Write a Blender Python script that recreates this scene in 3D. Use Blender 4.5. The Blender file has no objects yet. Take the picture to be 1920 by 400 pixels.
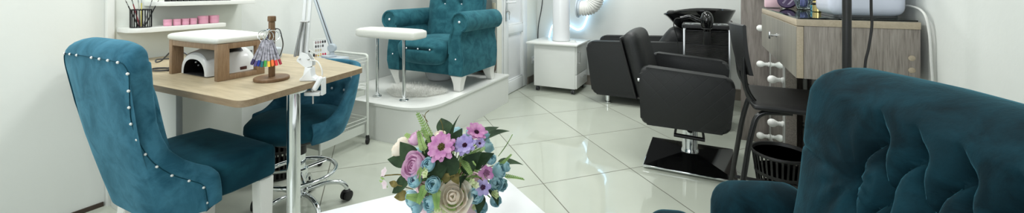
import bpy, bmesh, math, random
from math import sin, cos, pi, radians as R, sqrt, exp
from mathutils import Vector as V, Matrix as M4
random.seed(7)
SC = bpy.context.scene
COL = SC.collection

# ------------------------------------------------------------------ materials
def s2l(c):
    return tuple(((x / 12.92) if x <= .04045 else ((x + .055) / 1.055) ** 2.4) for x in [v / 255. for v in c])

def _new(name):
    m = bpy.data.materials.new(name); m.use_nodes = True
    nt = m.node_tree; b = nt.nodes['Principled BSDF']
    return m, nt, b

def setp(b, **k):
    for n, v in k.items():
        n = n.replace('_', ' ')
        b.inputs[n].default_value = (*v, 1) if isinstance(v, tuple) and len(v) == 3 and b.inputs[n].type == 'RGBA' else v

def plain(name, rgb, rough=.5, metal=0., bump=0., bscale=60, var=0., vscale=6, **k):
    m, nt, b = _new(name)
    c = s2l(rgb)
    setp(b, Base_Color=c, Roughness=rough, Metallic=metal, **k)
    tc = nt.nodes.new('ShaderNodeTexCoord')
    if var:
        n = nt.nodes.new('ShaderNodeTexNoise'); n.inputs['Scale'].default_value = vscale; n.inputs['Detail'].default_value = 5
        nt.links.new(tc.outputs['Object'], n.inputs['Vector'])
        r = nt.nodes.new('ShaderNodeMapRange'); r.inputs[1].default_value = .3; r.inputs[2].default_value = .7
        r.inputs[3].default_value = 1 - var; r.inputs[4].default_value = 1 + var
        nt.links.new(n.outputs['Fac'], r.inputs[0])
        mx = nt.nodes.new('ShaderNodeVectorMath'); mx.operation = 'SCALE'; mx.inputs[0].default_value = c
        nt.links.new(r.outputs[0], mx.inputs['Scale']); nt.links.new(mx.outputs[0], b.inputs['Base Color'])
    if bump:
        n = nt.nodes.new('ShaderNodeTexNoise'); n.inputs['Scale'].default_value = bscale; n.inputs['Detail'].default_value = 4
        nt.links.new(tc.outputs['Object'], n.inputs['Vector'])
        bp = nt.nodes.new('ShaderNodeBump'); bp.inputs['Strength'].default_value = bump; bp.inputs['Distance'].default_value = .01
        nt.links.new(n.outputs['Fac'], bp.inputs['Height']); nt.links.new(bp.outputs[0], b.inputs['Normal'])
    return m

def emis(name, rgb, strength):
    m, nt, b = _new(name)
    setp(b, Base_Color=s2l(rgb), Emission_Color=s2l(rgb), Emission_Strength=strength)
    return m

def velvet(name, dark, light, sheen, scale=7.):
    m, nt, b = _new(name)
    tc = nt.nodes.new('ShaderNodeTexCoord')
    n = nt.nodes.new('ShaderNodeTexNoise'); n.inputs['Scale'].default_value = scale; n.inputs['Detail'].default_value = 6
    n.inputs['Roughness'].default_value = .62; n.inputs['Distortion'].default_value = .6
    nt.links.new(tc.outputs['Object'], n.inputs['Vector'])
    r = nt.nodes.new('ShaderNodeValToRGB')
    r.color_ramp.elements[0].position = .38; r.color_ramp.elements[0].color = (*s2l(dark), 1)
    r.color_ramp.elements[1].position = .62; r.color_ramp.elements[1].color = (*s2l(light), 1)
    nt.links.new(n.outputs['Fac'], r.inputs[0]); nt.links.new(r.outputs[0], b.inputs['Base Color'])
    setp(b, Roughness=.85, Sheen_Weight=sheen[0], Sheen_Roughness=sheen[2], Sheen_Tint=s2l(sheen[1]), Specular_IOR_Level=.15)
    n2 = nt.nodes.new('ShaderNodeTexNoise'); n2.inputs['Scale'].default_value = 220; n2.inputs['Detail'].default_value = 2
    nt.links.new(tc.outputs['Object'], n2.inputs['Vector'])
    bp = nt.nodes.new('ShaderNodeBump'); bp.inputs['Strength'].default_value = .12; bp.inputs['Distance'].default_value = .003
    nt.links.new(n2.outputs['Fac'], bp.inputs['Height'])
    bp2 = nt.nodes.new('ShaderNodeBump'); bp2.inputs['Strength'].default_value = .12; bp2.inputs['Distance'].default_value = .02
    nt.links.new(n.outputs['Fac'], bp2.inputs['Height']); nt.links.new(bp.outputs[0], bp2.inputs['Normal'])
    nt.links.new(bp2.outputs[0], b.inputs['Normal'])
    return m

def wood(name, cols, stretch=(1, 1, 1), scale=30., rough=.5, bump=.15, fine=4.):
    """streaked wood: noise squeezed along the grain"""
    m, nt, b = _new(name)
    tc = nt.nodes.new('ShaderNodeTexCoord'); mp = nt.nodes.new('ShaderNodeMapping')
    mp.inputs['Scale'].default_value = stretch
    nt.links.new(tc.outputs['Object'], mp.inputs['Vector'])
    n = nt.nodes.new('ShaderNodeTexNoise'); n.inputs['Scale'].default_value = scale; n.inputs['Detail'].default_value = 8
    n.inputs['Roughness'].default_value = .6; n.inputs['Distortion'].default_value = .35
    nt.links.new(mp.outputs[0], n.inputs['Vector'])
    n2 = nt.nodes.new('ShaderNodeTexNoise'); n2.inputs['Scale'].default_value = scale * fine; n2.inputs['Detail'].default_value = 4
    nt.links.new(mp.outputs[0], n2.inputs['Vector'])
    ad = nt.nodes.new('ShaderNodeMix'); ad.inputs[0].default_value = .4
    nt.links.new(n.outputs['Fac'], ad.inputs[2]); nt.links.new(n2.outputs['Fac'], ad.inputs[3])
    r = nt.nodes.new('ShaderNodeValToRGB')
    e = r.color_ramp.elements
    e[0].position = .32; e[0].color = (*s2l(cols[0]), 1); e[1].position = .66; e[1].color = (*s2l(cols[-1]), 1)
    if len(cols) == 3:
        q = e.new(.48); q.color = (*s2l(cols[1]), 1)
    nt.links.new(ad.outputs[0], r.inputs[0]); nt.links.new(r.outputs[0], b.inputs['Base Color'])
    bp = nt.nodes.new('ShaderNodeBump'); bp.inputs['Strength'].default_value = bump; bp.inputs['Distance'].default_value = .004
    nt.links.new(ad.outputs[0], bp.inputs['Height']); nt.links.new(bp.outputs[0], b.inputs['Normal'])
    setp(b, Roughness=rough)
    return m

def tile_floor(name):
    m, nt, b = _new(name)
    N, L = nt.nodes, nt.links
    tc = N.new('ShaderNodeTexCoord'); sp = N.new('ShaderNodeSeparateXYZ'); L.new(tc.outputs['Object'], sp.inputs[0])
    def math_(op, a, c=None, v=None):
        n = N.new('ShaderNodeMath'); n.operation = op
        for i, q in enumerate((a, c)):
            if q is None: continue
            if isinstance(q, (int, float)): n.inputs[i].default_value = q
            else: L.new(q, n.inputs[i])
        return n.outputs[0]
    S = .6
    def dist(val, phase):
        t = math_('DIVIDE', math_('SUBTRACT', math_('MULTIPLY', val, .70711), phase), S)
        f = math_('FRACT', math_('ADD', t, .5))
        return math_('MULTIPLY', math_('ABSOLUTE', math_('SUBTRACT', f, .5)), S), math_('FLOOR', t)
    d1, i1 = dist(math_('ADD', sp.outputs[0], sp.outputs[1]), .334)
    d2, i2 = dist(math_('SUBTRACT', sp.outputs[1], sp.outputs[0]), .328)
    dm = math_('MINIMUM', d1, d2)
    mr = N.new('ShaderNodeMapRange'); mr.inputs[1].default_value = .0016; mr.inputs[2].default_value = .0034
    L.new(dm, mr.inputs[0])
    cb = N.new('ShaderNodeCombineXYZ'); L.new(i1, cb.inputs[0]); L.new(i2, cb.inputs[1])
    wn = N.new('ShaderNodeTexWhiteNoise'); L.new(cb.outputs[0], wn.inputs['Vector'])
    nz = N.new('ShaderNodeTexNoise'); nz.inputs['Scale'].default_value = 5; nz.inputs['Detail'].default_value = 6
    L.new(tc.outputs['Object'], nz.inputs['Vector'])
    va = math_('ADD', math_('MULTIPLY', wn.outputs['Value'], .06), math_('ADD', math_('MULTIPLY', nz.outputs['Fac'], .10), .92))
    base = N.new('ShaderNodeVectorMath'); base.operation = 'SCALE'; base.inputs[0].default_value = s2l((190, 195, 182)); L.new(va, base.inputs['Scale'])
    mx = N.new('ShaderNodeMix'); mx.data_type = 'RGBA'
    mx.inputs[6].default_value = (*s2l((98, 96, 84)), 1); L.new(base.outputs[0], mx.inputs[7]); L.new(mr.outputs[0], mx.inputs[0])
    L.new(mx.outputs[2], b.inputs['Base Color'])
    ro = N.new('ShaderNodeMapRange'); ro.inputs[3].default_value = .55; ro.inputs[4].default_value = .02; L.new(mr.outputs[0], ro.inputs[0])
    L.new(ro.outputs[0], b.inputs['Roughness'])
    bp = N.new('ShaderNodeBump'); bp.inputs['Strength'].default_value = .35; bp.inputs['Distance'].default_value = .002
    L.new(mr.outputs[0], bp.inputs['Height']); L.new(bp.outputs[0], b.inputs['Normal'])
    setp(b, Specular_IOR_Level=.55)
    return m

def ribbed(name, rgb, freq, rough=.4):
    m, nt, b = _new(name)
    setp(b, Base_Color=s2l(rgb), Roughness=rough)
    tc = nt.nodes.new('ShaderNodeTexCoord'); w = nt.nodes.new('ShaderNodeTexWave')
    w.bands_direction = 'Z'; w.inputs['Scale'].default_value = freq
    nt.links.new(tc.outputs['Object'], w.inputs['Vector'])
    bp = nt.nodes.new('ShaderNodeBump'); bp.inputs['Strength'].default_value = .9; bp.inputs['Distance'].default_value = .01
    nt.links.new(w.outputs['Fac'], bp.inputs['Height']); nt.links.new(bp.outputs[0], b.inputs['Normal'])
    return m

MT = {}
MT['wall'] = plain('wall_paint', (222, 225, 221), .75, bump=.06, bscale=40, var=.015, vscale=2)
MT['wallcream'] = plain('cream_paint', (226, 226, 216), .7, bump=.05)
MT['ceil'] = plain('ceiling_paint', (235, 235, 232), .8, bump=.03)
MT['floor'] = tile_floor('cream_tile')
MT['white'] = plain('white_laminate', (226, 228, 224), .35, var=.01)
MT['whitegloss'] = plain('white_gloss', (228, 230, 232), .18, var=.01)
MT['whitepvc'] = plain('white_pvc', (232, 235, 236), .3, var=.01)
MT['whitepaint'] = plain('white_painted_wood', (232, 232, 228), .4, bump=.05, bscale=30)
MT['whiteleather'] = plain('white_leatherette', (228, 229, 222), .45, bump=.12, bscale=120)
MT['greypanel'] = plain('pale_panel', (216, 220, 213), .5, var=.01)
MT['plinth'] = plain('taupe_plinth', (130, 122, 112), .5, var=.08)
MT['brown'] = plain('dark_brown_trim', (62, 50, 42), .5, var=.1)
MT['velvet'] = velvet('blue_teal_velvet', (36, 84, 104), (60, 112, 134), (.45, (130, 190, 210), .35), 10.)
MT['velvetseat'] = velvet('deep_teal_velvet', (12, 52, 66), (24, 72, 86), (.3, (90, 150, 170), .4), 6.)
MT['velvetgreen'] = velvet('green_teal_velvet', (32, 80, 92), (50, 104, 115), (.5, (135, 195, 205), .35), 12.)
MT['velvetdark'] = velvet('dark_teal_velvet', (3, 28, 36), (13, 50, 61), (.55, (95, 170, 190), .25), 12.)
MT['leather'] = plain('black_leatherette', (18, 20, 21), .52, bump=.15, bscale=160)
MT['blackplastic'] = plain('black_plastic', (20, 20, 21), .42, bump=.03)
MT['blackgloss'] = plain('black_gloss', (12, 12, 13), .08, var=.1)
MT['blackmetal'] = plain('black_painted_steel', (20, 20, 21), .22, var=.05)
MT['rubber'] = plain('black_rubber', (24, 24, 24), .6, bump=.05)
MT['chrome'] = plain('chrome', (225, 228, 230), .07, 1., var=.01)
MT['alu'] = plain('brushed_aluminium', (190, 192, 192), .3, 1., var=.03)
MT['gem'] = plain('glass_stud', (235, 240, 245), .08, .6, var=.02)
MT['pearl'] = plain('pearl_stud', (225, 228, 226), .2, .35, var=.02)
MT['oak'] = wood('pale_oak_laminate', ((152, 138, 112), (174, 160, 132), (190, 176, 148)), (.8, 9, 9), 4.5, .42, .05)
MT['oakedge'] = wood('oak_edge_band', ((128, 108, 84), (154, 134, 108)), (.8, 9, 9), 5, .5, .05)
MT['brownoak'] = wood('brown_oak', ((122, 98, 72), (146, 118, 90), (164, 136, 106)), (9, 9, 1.2), 6, .5, .08)
MT['walnut'] = wood('walnut', ((92, 68, 44), (124, 94, 64)), (9, 9, 1.2), 6, .5, .06)
MT['greywoodx'] = wood('grey_wood_panel', ((100, 92, 86), (128, 120, 114), (148, 140, 134)), (9, 9, .9), 3.6, .55, .2)
MT['greywoodf'] = wood('grey_wood_front', ((116, 112, 104), (146, 142, 132), (160, 156, 146)), (9, 9, .55), 3.2, .4, .05)
MT['greywoods'] = wood('grey_wood_side', ((104, 96, 90), (142, 134, 126), (166, 158, 150)), (34, 34, 1.8), 4.2, .6, .3, 2.2)
MT['stipple'] = plain('stippled_trim', (138, 130, 122), .55, bump=.8, bscale=180, var=.18, vscale=160)
MT['edge'] = wood('beige_edge_band', ((168, 154, 132), (188, 174, 152)), (9, .7, 9), 5, .5, .05)
MT['stripgrey'] = plain('pale_grey_strip', (172, 174, 170), .3, var=.02)
MT['mirror'] = plain('mirror_glass', (235, 240, 238), .01, 1., var=.005)
MT['bulb'] = plain('frosted_bulb', (240, 240, 236), .25, Emission_Color=s2l((255, 255, 250)), Emission_Strength=.0)
MT['ceramic'] = plain('white_socket', (225, 226, 222), .3, var=.01)
MT['pink'] = plain('pink_plastic', (222, 160, 182), .45, var=.03)
MT['pinkpale'] = plain('pale_pink_plastic', (226, 190, 200), .3, var=.02)
MT['purple'] = plain('purple_plastic', (52, 28, 72), .3, var=.05)
MT['printwhite'] = plain('white_print', (205, 195, 215), .5, var=.01)
MT['gold'] = plain('gold_metal', (205, 185, 125), .2, 1., var=.02)
def glassmat(name, rgb, rough=.02, tr=1., ior=1.45):
    m, nt, b = _new(name); setp(b, Base_Color=s2l(rgb), Roughness=rough, Transmission_Weight=tr, IOR=ior); return m
MT['glass'] = glassmat('clear_glass', (235, 245, 250))
MT['glasstop'] = glassmat('green_tinted_glass', (170, 200, 185))
MT['teal'] = plain('teal_plastic', (60, 130, 150), .3, var=.03)
MT['neon'] = emis('neon_tube', (178, 222, 255), 3.2)
MT['cloud'] = plain('dark_cable', (40, 42, 44), .5, var=.05)
MT['whitecable'] = plain('white_cable', (222, 222, 218), .5, var=.01)
MT['greyplastic'] = plain('grey_blue_plastic', (186, 196, 204), .4, var=.01)
MT['lampwhite'] = plain('white_lamp_enamel', (232, 234, 234), .3, var=.01)
MT['spring'] = plain('steel_spring', (165, 166, 164), .35, 1., bump=.1, bscale=300)
MT['fur'] = plain('white_fur', (246, 246, 242), .9, var=.04, vscale=40, Sheen_Weight=.4)
_m = MT['fur']; _nt = _m.node_tree
_tr = _nt.nodes.new('ShaderNodeBsdfTranslucent'); _tr.inputs[0].default_value = (.9, .9, .87, 1)
_mx = _nt.nodes.new('ShaderNodeMixShader'); _mx.inputs[0].default_value = .45
_nt.links.new(_nt.nodes['Principled BSDF'].outputs[0], _mx.inputs[1]); _nt.links.new(_tr.outputs[0], _mx.inputs[2]); _nt.links.new(_mx.outputs[0], _nt.nodes['Material Output'].inputs[0])
MT['brownfur'] = plain('brown_boucle', (84, 70, 62), .95, bump=1., bscale=120, var=.3, vscale=80)
MT['paper'] = plain('white_card', (232, 234, 234), .5, var=.01)
MT['navy'] = plain('navy_plastic', (38, 48, 92), .35, var=.05)
MT['darkgrey'] = plain('dark_grey_plastic', (60, 62, 64), .35, var=.05)
MT['uvgrey'] = plain('pearl_grey_plastic', (168, 168, 166), .28, var=.02)
MT['dark'] = plain('dark_interior', (14, 14, 15), .5, var=.1)
MT['beigeplast'] = plain('beige_plastic', (214, 208, 184), .4, var=.01)

def col(name, rgb, rough=.5, **k):
    if name not in MT: MT[name] = plain(name, rgb, rough, var=k.pop('var', .04), **k)
    return MT[name]

# ------------------------------------------------------------------ scene graph
ROOT = {}
def thing(name, label, cat, loc=(0, 0, 0), rotz=0., group=None, local=False):
    o = bpy.data.objects.new(name, None); COL.objects.link(o)
    o.location = loc; o.rotation_euler = (0, 0, rotz); o.empty_display_size = .05
    o['label'] = label; o['category'] = cat
    if group: o['group'] = group
    ROOT[o.name] = (M4.Translation(loc) @ M4.Rotation(rotz, 4, 'Z')).inverted() if not local else M4()
    return o

def tag(o, label, cat, group=None):
    o['label'] = label; o['category'] = cat
    if group: o['group'] = group
    return o

def _root(o):
    while o.parent: o = o.parent
    return o

def obj(name, bm, mat, parent=None, smooth=40, loc=None):
    """link the bmesh as one mesh object; world-built meshes are shifted into their thing's frame"""
    me = bpy.data.meshes.new(name)
    bmesh.ops.recalc_face_normals(bm, faces=bm.faces[:])
    o = bpy.data.objects.new(name, me)
    if parent:
        o.parent = parent
        bm.transform(ROOT[_root(parent).name])
    elif loc is not None:
        bm.transform(M4.Translation(-V(loc))); o.location = loc
    bm.to_mesh(me); bm.free()
    if smooth:
        me.polygons.foreach_set('use_smooth', [True] * len(me.polygons))
        me.set_sharp_from_angle(angle=R(smooth))
    for m in (mat if isinstance(mat, (list, tuple)) else [mat]): me.materials.append(m)
    COL.objects.link(o)
    return o

def struct(name, bm, mat, smooth=40):
    o = obj(name, bm, mat, None, smooth); o['kind'] = 'structure'; return o

def dup(src, loc, label=None, rotz=None):
    r = src.copy(); COL.objects.link(r); r.location = loc
    if rotz is not None: r.rotation_euler = (0, 0, rotz)
    if label: r['label'] = label
    for ch in list(src.children):
        c = ch.copy(); COL.objects.link(c); c.parent = r
        for g in ch.children:
            d = g.copy(); COL.objects.link(d); d.parent = c
    return r

# ------------------------------------------------------------------ mesh helpers
def B(): return bmesh.new()

def box(bm, x0, x1, y0, y1, z0, z1, bev=0., seg=2, mat=None):
    vs = [bm.verts.new((x, y, z)) for x in (x0, x1) for y in (y0, y1) for z in (z0, z1)]
    f = [(0, 1, 3, 2), (4, 6, 7, 5), (0, 4, 5, 1), (2, 3, 7, 6), (0, 2, 6, 4), (1, 5, 7, 3)]
    fs = [bm.faces.new([vs[i] for i in q]) for q in f]
    if mat is not None:
        for v in vs: v.co = mat @ v.co
    if bev:
        es = list({e for fc in fs for e in fc.edges})
        bmesh.ops.bevel(bm, geom=es, offset=bev, segments=seg, affect='EDGES', profile=.5)
    return bm

def rbox(bm, c, h, r, n=8, puff=(0, 0, 0), mat=None, fn=None):
    """rounded, optionally puffed cushion block"""
    c = V(c); h = V(h); r = min(r, *h)
    cache = {}
    def vert(i, j, k):
        key = (i, j, k)
        if key in cache: return cache[key]
        p = []
        for a, q in enumerate((i, j, k)):
            t = 2 * q / n - 1
            t = max(-1, min(1, t * 1.0)); t = sin(t * pi / 2) * .55 + t * .45
            p.append(t * h[a])
        p = V(p)
        inn = V([max(-(h[a] - r), min(h[a] - r, p[a])) for a in range(3)])
        d = p - inn
        if d.length > 1e-9: p = inn + d.normalized() * r if any(x in (0, n) for x in key) else p
        u = [p[a] / h[a] for a in range(3)]
        for a in range(3):
            o1, o2 = [q for q in range(3) if q != a]
            p[a] += puff[a] * u[a] * max(0, 1 - u[o1] ** 2) ** .7 * max(0, 1 - u[o2] ** 2) ** .7
        q = c + p
        if fn: q = V(fn(q))
        if mat is not None: q = mat @ q
        cache[key] = bm.verts.new(q)
        return cache[key]
    for a in range(3):
        for s in (0, n):
            for i in range(n):
                for j in range(n):
                    ids = []
                    for (di, dj) in ((0, 0), (1, 0), (1, 1), (0, 1)):
                        key = [0, 0, 0]; key[a] = s
                        o1, o2 = [q for q in range(3) if q != a]
                        key[o1] = i + di; key[o2] = j + dj
                        ids.append(vert(*key))
                    bm.faces.new(ids)
    return bm

def spline(pts, k=6, closed=False):
    pts = [V(p) for p in pts]; out = []; n = len(pts)
    rng = range(n if closed else n - 1)
    for i in rng:
        g = (lambda q: pts[q % n]) if closed else (lambda q: pts[max(0, min(n - 1, q))])
        p0, p1, p2, p3 = g(i - 1), g(i), g(i + 1), g(i + 2)
        for j in range(k):
            t = j / k
            out.append(.5 * ((2 * p1) + (-p0 + p2) * t + (2 * p0 - 5 * p1 + 4 * p2 - p3) * t * t + (-p0 + 3 * p1 - 3 * p2 + p3) * t ** 3))
    if not closed: out.append(pts[-1])
    return out

def fillet(pts, r, k=5):
    """polyline with rounded corners"""
    pts = [V(p) for p in pts]; out = [pts[0]]
    for i in range(1, len(pts) - 1):
        a, b, c = pts[i - 1], pts[i], pts[i + 1]
        d1 = (a - b); d2 = (c - b)
        rr = min(r, d1.length * .49, d2.length * .49)
        p, q = b + d1.normalized() * rr, b + d2.normalized() * rr
        for j in range(k + 1):
            t = j / k; out.append((1 - t) ** 2 * p + 2 * t * (1 - t) * b + t * t * q)
    out.append(pts[-1]); return out

def tube(bm, pts, r, n=10, closed=False):
    pts = [V(p) for p in pts]; m = len(pts); rings = []
    up = None
    for i, p in enumerate(pts):
        if closed: t = pts[(i + 1) % m] - pts[i - 1]
        else: t = pts[min(m - 1, i + 1)] - pts[max(0, i - 1)]
        t.normalize()
        if up is None:
            up = V((0, 0, 1)) if abs(t.z) < .9 else V((1, 0, 0))
        u = up - t * up.dot(t)
        if u.length < 1e-6: u = t.orthogonal()
        u.normalize(); up = u; w = t.cross(u)
        rr = r[i] if isinstance(r, (list, tuple)) else r
        rings.append([bm.verts.new(p + (u * cos(2 * pi * j / n) + w * sin(2 * pi * j / n)) * rr) for j in range(n)])
    for i in range(m if closed else m - 1):
        a, b = rings[i], rings[(i + 1) % m]
        for j in range(n):
            try: bm.faces.new((a[j], a[(j + 1) % n], b[(j + 1) % n], b[j]))
            except ValueError: pass
    if not closed:
        bm.faces.new(rings[0][::-1]); bm.faces.new(rings[-1])
    return bm

def lathe(bm, prof, c=(0, 0, 0), n=24, mat=None):
    c = V(c); rings = []
    for (r, z) in prof:
        if r < 1e-6:
            p = V((0, 0, z)); p = (mat @ p) if mat is not None else p
            rings.append([bm.verts.new(c + p)])
        else:
            ring = []
            for j in range(n):
                p = V((r * cos(2 * pi * j / n), r * sin(2 * pi * j / n), z)); p = (mat @ p) if mat is not None else p
                ring.append(bm.verts.new(c + p))
            rings.append(ring)
    for a, b in zip(rings, rings[1:]):
        for j in range(n):
            k = (j + 1) % n
            if len(a) == 1 and len(b) == 1: continue
            if len(a) == 1: bm.faces.new((a[0], b[j], b[k]))
            elif len(b) == 1: bm.faces.new((a[j], a[k], b[0]))
            else: bm.faces.new((a[j], a[k], b[k], b[j]))
    for e in (rings[0], rings[-1]):
        if len(e) > 2: bm.faces.new(e)
    return bm

def loft(bm, secs, closed=True, caps=True, ring=False):
    rings = [[bm.verts.new(p) for p in s] for s in secs]
    m = len(rings)
    for i in range(m if ring else m - 1):
        a, b = rings[i], rings[(i + 1) % m]; n = len(a)
        for j in range(n if closed else n - 1):
            k = (j + 1) % n
            try: bm.faces.new((a[j], a[k], b[k], b[j]))
            except ValueError: pass
    if caps and closed and not ring:
        bm.faces.new(rings[0][::-1]); bm.faces.new(rings[-1])
    return bm

def prism(bm, poly, a, b, to=lambda u, v, w: (u, v, w), bev=0.):
    lo = [bm.verts.new(to(u, v, a)) for u, v in poly]; hi = [bm.verts.new(to(u, v, b)) for u, v in poly]
    n = len(poly)
    fs = [bm.faces.new(lo[::-1]), bm.faces.new(hi)]
    fs += [bm.faces.new((lo[i], lo[(i + 1) % n], hi[(i + 1) % n], hi[i])) for i in range(n)]
    if bev:
        es = list(set(fs[0].edges) | set(fs[1].edges))
        bmesh.ops.bevel(bm, geom=es, offset=bev, segments=2, affect='EDGES', profile=.5)
    return bm

def roundpoly(pts, radii, k=6):
    out = []; n = len(pts)
    for i in range(n):
        a, b, c = V(pts[i - 1]), V(pts[i]), V(pts[(i + 1) % n])
        r = radii[i] if isinstance(radii, (list, tuple)) else radii
        if r <= 0: out.append(tuple(b)); continue
        d1, d2 = (a - b).normalized(), (c - b).normalized()
        p, q = b + d1 * r, b + d2 * r
        for j in range(k + 1):
            t = j / k; w = (1 - t) ** 2 * p + 2 * t * (1 - t) * b + t * t * q
            out.append((w.x, w.y))
    return out

def ball(bm, c, r, n=10, sx=1, sy=1, sz=1, mat=None):
    prof = [(r * sin(pi * i / n), -r * cos(pi * i / n)) for i in range(n + 1)]
    prof[0] = (0, -r); prof[-1] = (0, r)
    S_ = M4.Diagonal((sx, sy, sz, 1))
    return lathe(bm, prof, c, n * 2, (mat @ S_) if mat is not None else S_)

def frame_z(d):
    """rotation taking +z to direction d"""
    return V((0, 0, 1)).rotation_difference(V(d).normalized()).to_matrix().to_4x4()

def cyl(bm, p, q, r, n=16, r2=None):
    p, q = V(p), V(q); L = (q - p).length
    return lathe(bm, [(r, 0), (r if r2 is None else r2, L)], p, n, frame_z(q - p))

def stud(name, parent, c, r, mat, d=(0, -1, 0)):
    bm = B(); m = frame_z(d)
    lathe(bm, [(0, r * .75), (r * .45, r * .62), (r * .8, r * .3), (r, 0), (r * .9, -r * .4)], c, 12, m)
    return obj(name, bm, mat, parent, 60 if mat is MT['pearl'] else 30)

# ------------------------------------------------------------------ room shell
LX, RX, BY, FY, CZ = -2.83, .68, 4.68, -1.7, 2.7
DX = -1.91          # plane of the wall that holds the door
AY = 3.75           # back of the recess with the pedicure chair
T = .12
def wallbox(name, *a, mat='wall'):
    return struct(name, box(B(), *a), MT[mat], 0)
wallbox('floor', LX - T, RX + T, FY - T, BY + T, -.1, 0, mat='floor')
wallbox('ceiling', LX - T, RX + T, FY - T, BY + T, CZ, CZ + .1, mat='ceil')
wallbox('wall_left', LX - T, LX, FY, AY + T, 0, CZ)
wallbox('wall_recess', LX, DX - .06, AY, AY + T, 0, CZ)
wallbox('wall_back', DX - T, RX + T, BY, BY + T, 0, CZ)
wallbox('wall_right', RX, RX + T, FY, BY, 0, CZ)
bm = B(); box(bm, LX - T, -1.9, FY - T, FY, 0, CZ); box(bm, .3, RX + T, FY - T, FY, 0, CZ); box(bm, -1.9, .3, FY - T, FY, 2.45, CZ); box(bm, -1.9, .3, FY - T, FY, 0, .75)
struct('wall_front', bm, MT['wall'], 0)
# wall with the door: pier beside the recess, piece over the door, piece beyond it
bm = B()
box(bm, DX - .06, DX, 3.60, 3.70, 0, CZ); box(bm, DX - .06, DX, 3.70, 4.36, 2.08, CZ); box(bm, DX - .06, DX, 4.36, BY, 0, CZ)
struct('wall_door', bm, MT['wallcream'], 0)
# baseboards; the dark gap at the left wall's foot is put in as a brown strip
struct('dark_gap_left', box(B(), LX, LX + .008, FY, .94, .0, .022), MT['brown'], 0)
bm = B(); box(bm, DX, -1.915 + .02, 4.37, BY - .012, 0, .085, .002); struct('baseboard_door', bm, MT['plinth'], 0)
bm = B(); box(bm, DX, RX, BY - .012, BY, 0, .10, .002); box(bm, DX, RX, BY - .02, BY, .10, .115, .003); struct('baseboard_back', bm, MT['plinth'], 0)
# street window behind the camera (daylight)
w = bpy.data.objects.new('window_1', None); COL.objects.link(w); w['kind'] = 'structure'; ROOT['window_1'] = M4()
bm = B()
for a in ((-1.9, .3, .75, .81), (-1.9, .3, 2.39, 2.45), (-1.9, -1.84, .75, 2.45), (.24, .3, .75, 2.45), (-.83, -.77, .75, 2.45)):
    box(bm, a[0], a[1], FY - .09, FY - .03, a[2], a[3], .004)
obj('window_frame', bm, MT['whitepvc'], w)
obj('pane', box(B(), -1.84, .24, FY - .065, FY - .06, .81, 2.39), MT['glass'], w, 0)

# door
d = bpy.data.objects.new('door_1', None); COL.objects.link(d); d['kind'] = 'structure'; ROOT['door_1'] = M4()
bm = B()
for a in ((3.70, 3.727, 0, 2.08), (4.335, 4.36, 0, 2.08), (3.70, 4.36, 2.055, 2.08)):
    box(bm, DX - .07, DX + .004, a[0], a[1], a[2], a[3], .003)
obj('door_frame', bm, MT['whitepvc'], d)
def dbox(bm, y0, y1, z0, z1, x0=-.055, x1=.012, bev=.006): box(bm, DX + x0, DX + x1, y0, y1, z0, z1, bev)
bm = B()
dbox(bm, 3.732, 3.845, .006, 2.05); dbox(bm, 4.225, 4.33, .006, 2.05)
dbox(bm, 3.84, 4.23, .006, .135); dbox(bm, 3.84, 4.23, .655, .745); dbox(bm, 3.84, 4.23, 1.94, 2.05)
# sloping glazing beads round both panels
for z0, z1 in ((.135, .655), (.745, 1.94)):
    for a in ((3.845, 3.86, z0, z1), (4.21, 4.225, z0, z1), (3.845, 4.225, z0, z0 + .015), (3.845, 4.225, z1 - .015, z1)):
        dbox(bm, a[0], a[1], a[2], a[3], -.03, .003, .003)
obj('door_leaf', bm, MT['whitepvc'], d)
for z0, z1 in ((.135, .655), (.745, 1.94)):
    obj('door_panel', box(B(), DX - .035, DX - .012, 3.845, 4.225, z0, z1), MT['whitegloss'], d, 0)
bm = B(); box(bm, DX + .012, DX + .02, 3.765, 3.80, .80, 1.04, .004); obj('lock_plate', bm, MT['alu'], d)
bm = B(); tube(bm, fillet([(DX + .018, 3.782, 1.0), (DX + .06, 3.782, 1.0), (DX + .06, 3.92, 1.0)], .02), .009, 10); obj('door_handle', bm, MT['whitepvc'], d)
bm = B(); cyl(bm, (DX + .02, 3.783, .905), (DX + .028, 3.783, .905), .012); box(bm, DX + .028, DX + .05, 3.780, 3.786, .90, .91); k = obj('lock_cylinder', bm, MT['alu'], d)
bm = B(); tube(bm, [(DX + .05 + .0, 3.783 + .013 * cos(t), .885 + .017 * sin(t)) for t in [2 * pi * i / 14 for i in range(14)]], .003, 6, True); box(bm, DX + .048, DX + .052, 3.78, 3.787, .815, .87); obj('key', bm, MT['spring'], d)

# ------------------------------------------------------------------ lamps of the room and the daylight
def area(name, loc, rot, sx, sy, power, color=(1, 1, 1)):
    l = bpy.data.lights.new(name, 'AREA'); l.shape = 'RECTANGLE'; l.size = sx; l.size_y = sy; l.energy = power; l.color = color
    o = bpy.data.objects.new(name, l); COL.objects.link(o); o.location = loc; o.rotation_euler = rot
    return o
for i, (x, y, p) in enumerate(((-2.0, .2, 22), (-2.1, 2.1, 22), (-.4, 2.3, 18), (-.9, 3.8, 22))):
    area('ceiling_panel_light', (x, y, CZ - .02), (0, 0, 0), .6, .6, p, (.985, 1., .99))
area('window_daylight', (-.8, FY + .02, 1.6), (R(90), 0, 0), 2.0, 1.6, 30, (.93, .97, 1.))
W = bpy.data.worlds.new('sky'); SC.world = W; W.use_nodes = True
W.node_tree.nodes['Background'].inputs[0].default_value = (.8, .87, 1, 1); W.node_tree.nodes['Background'].inputs[1].default_value = .6

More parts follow.
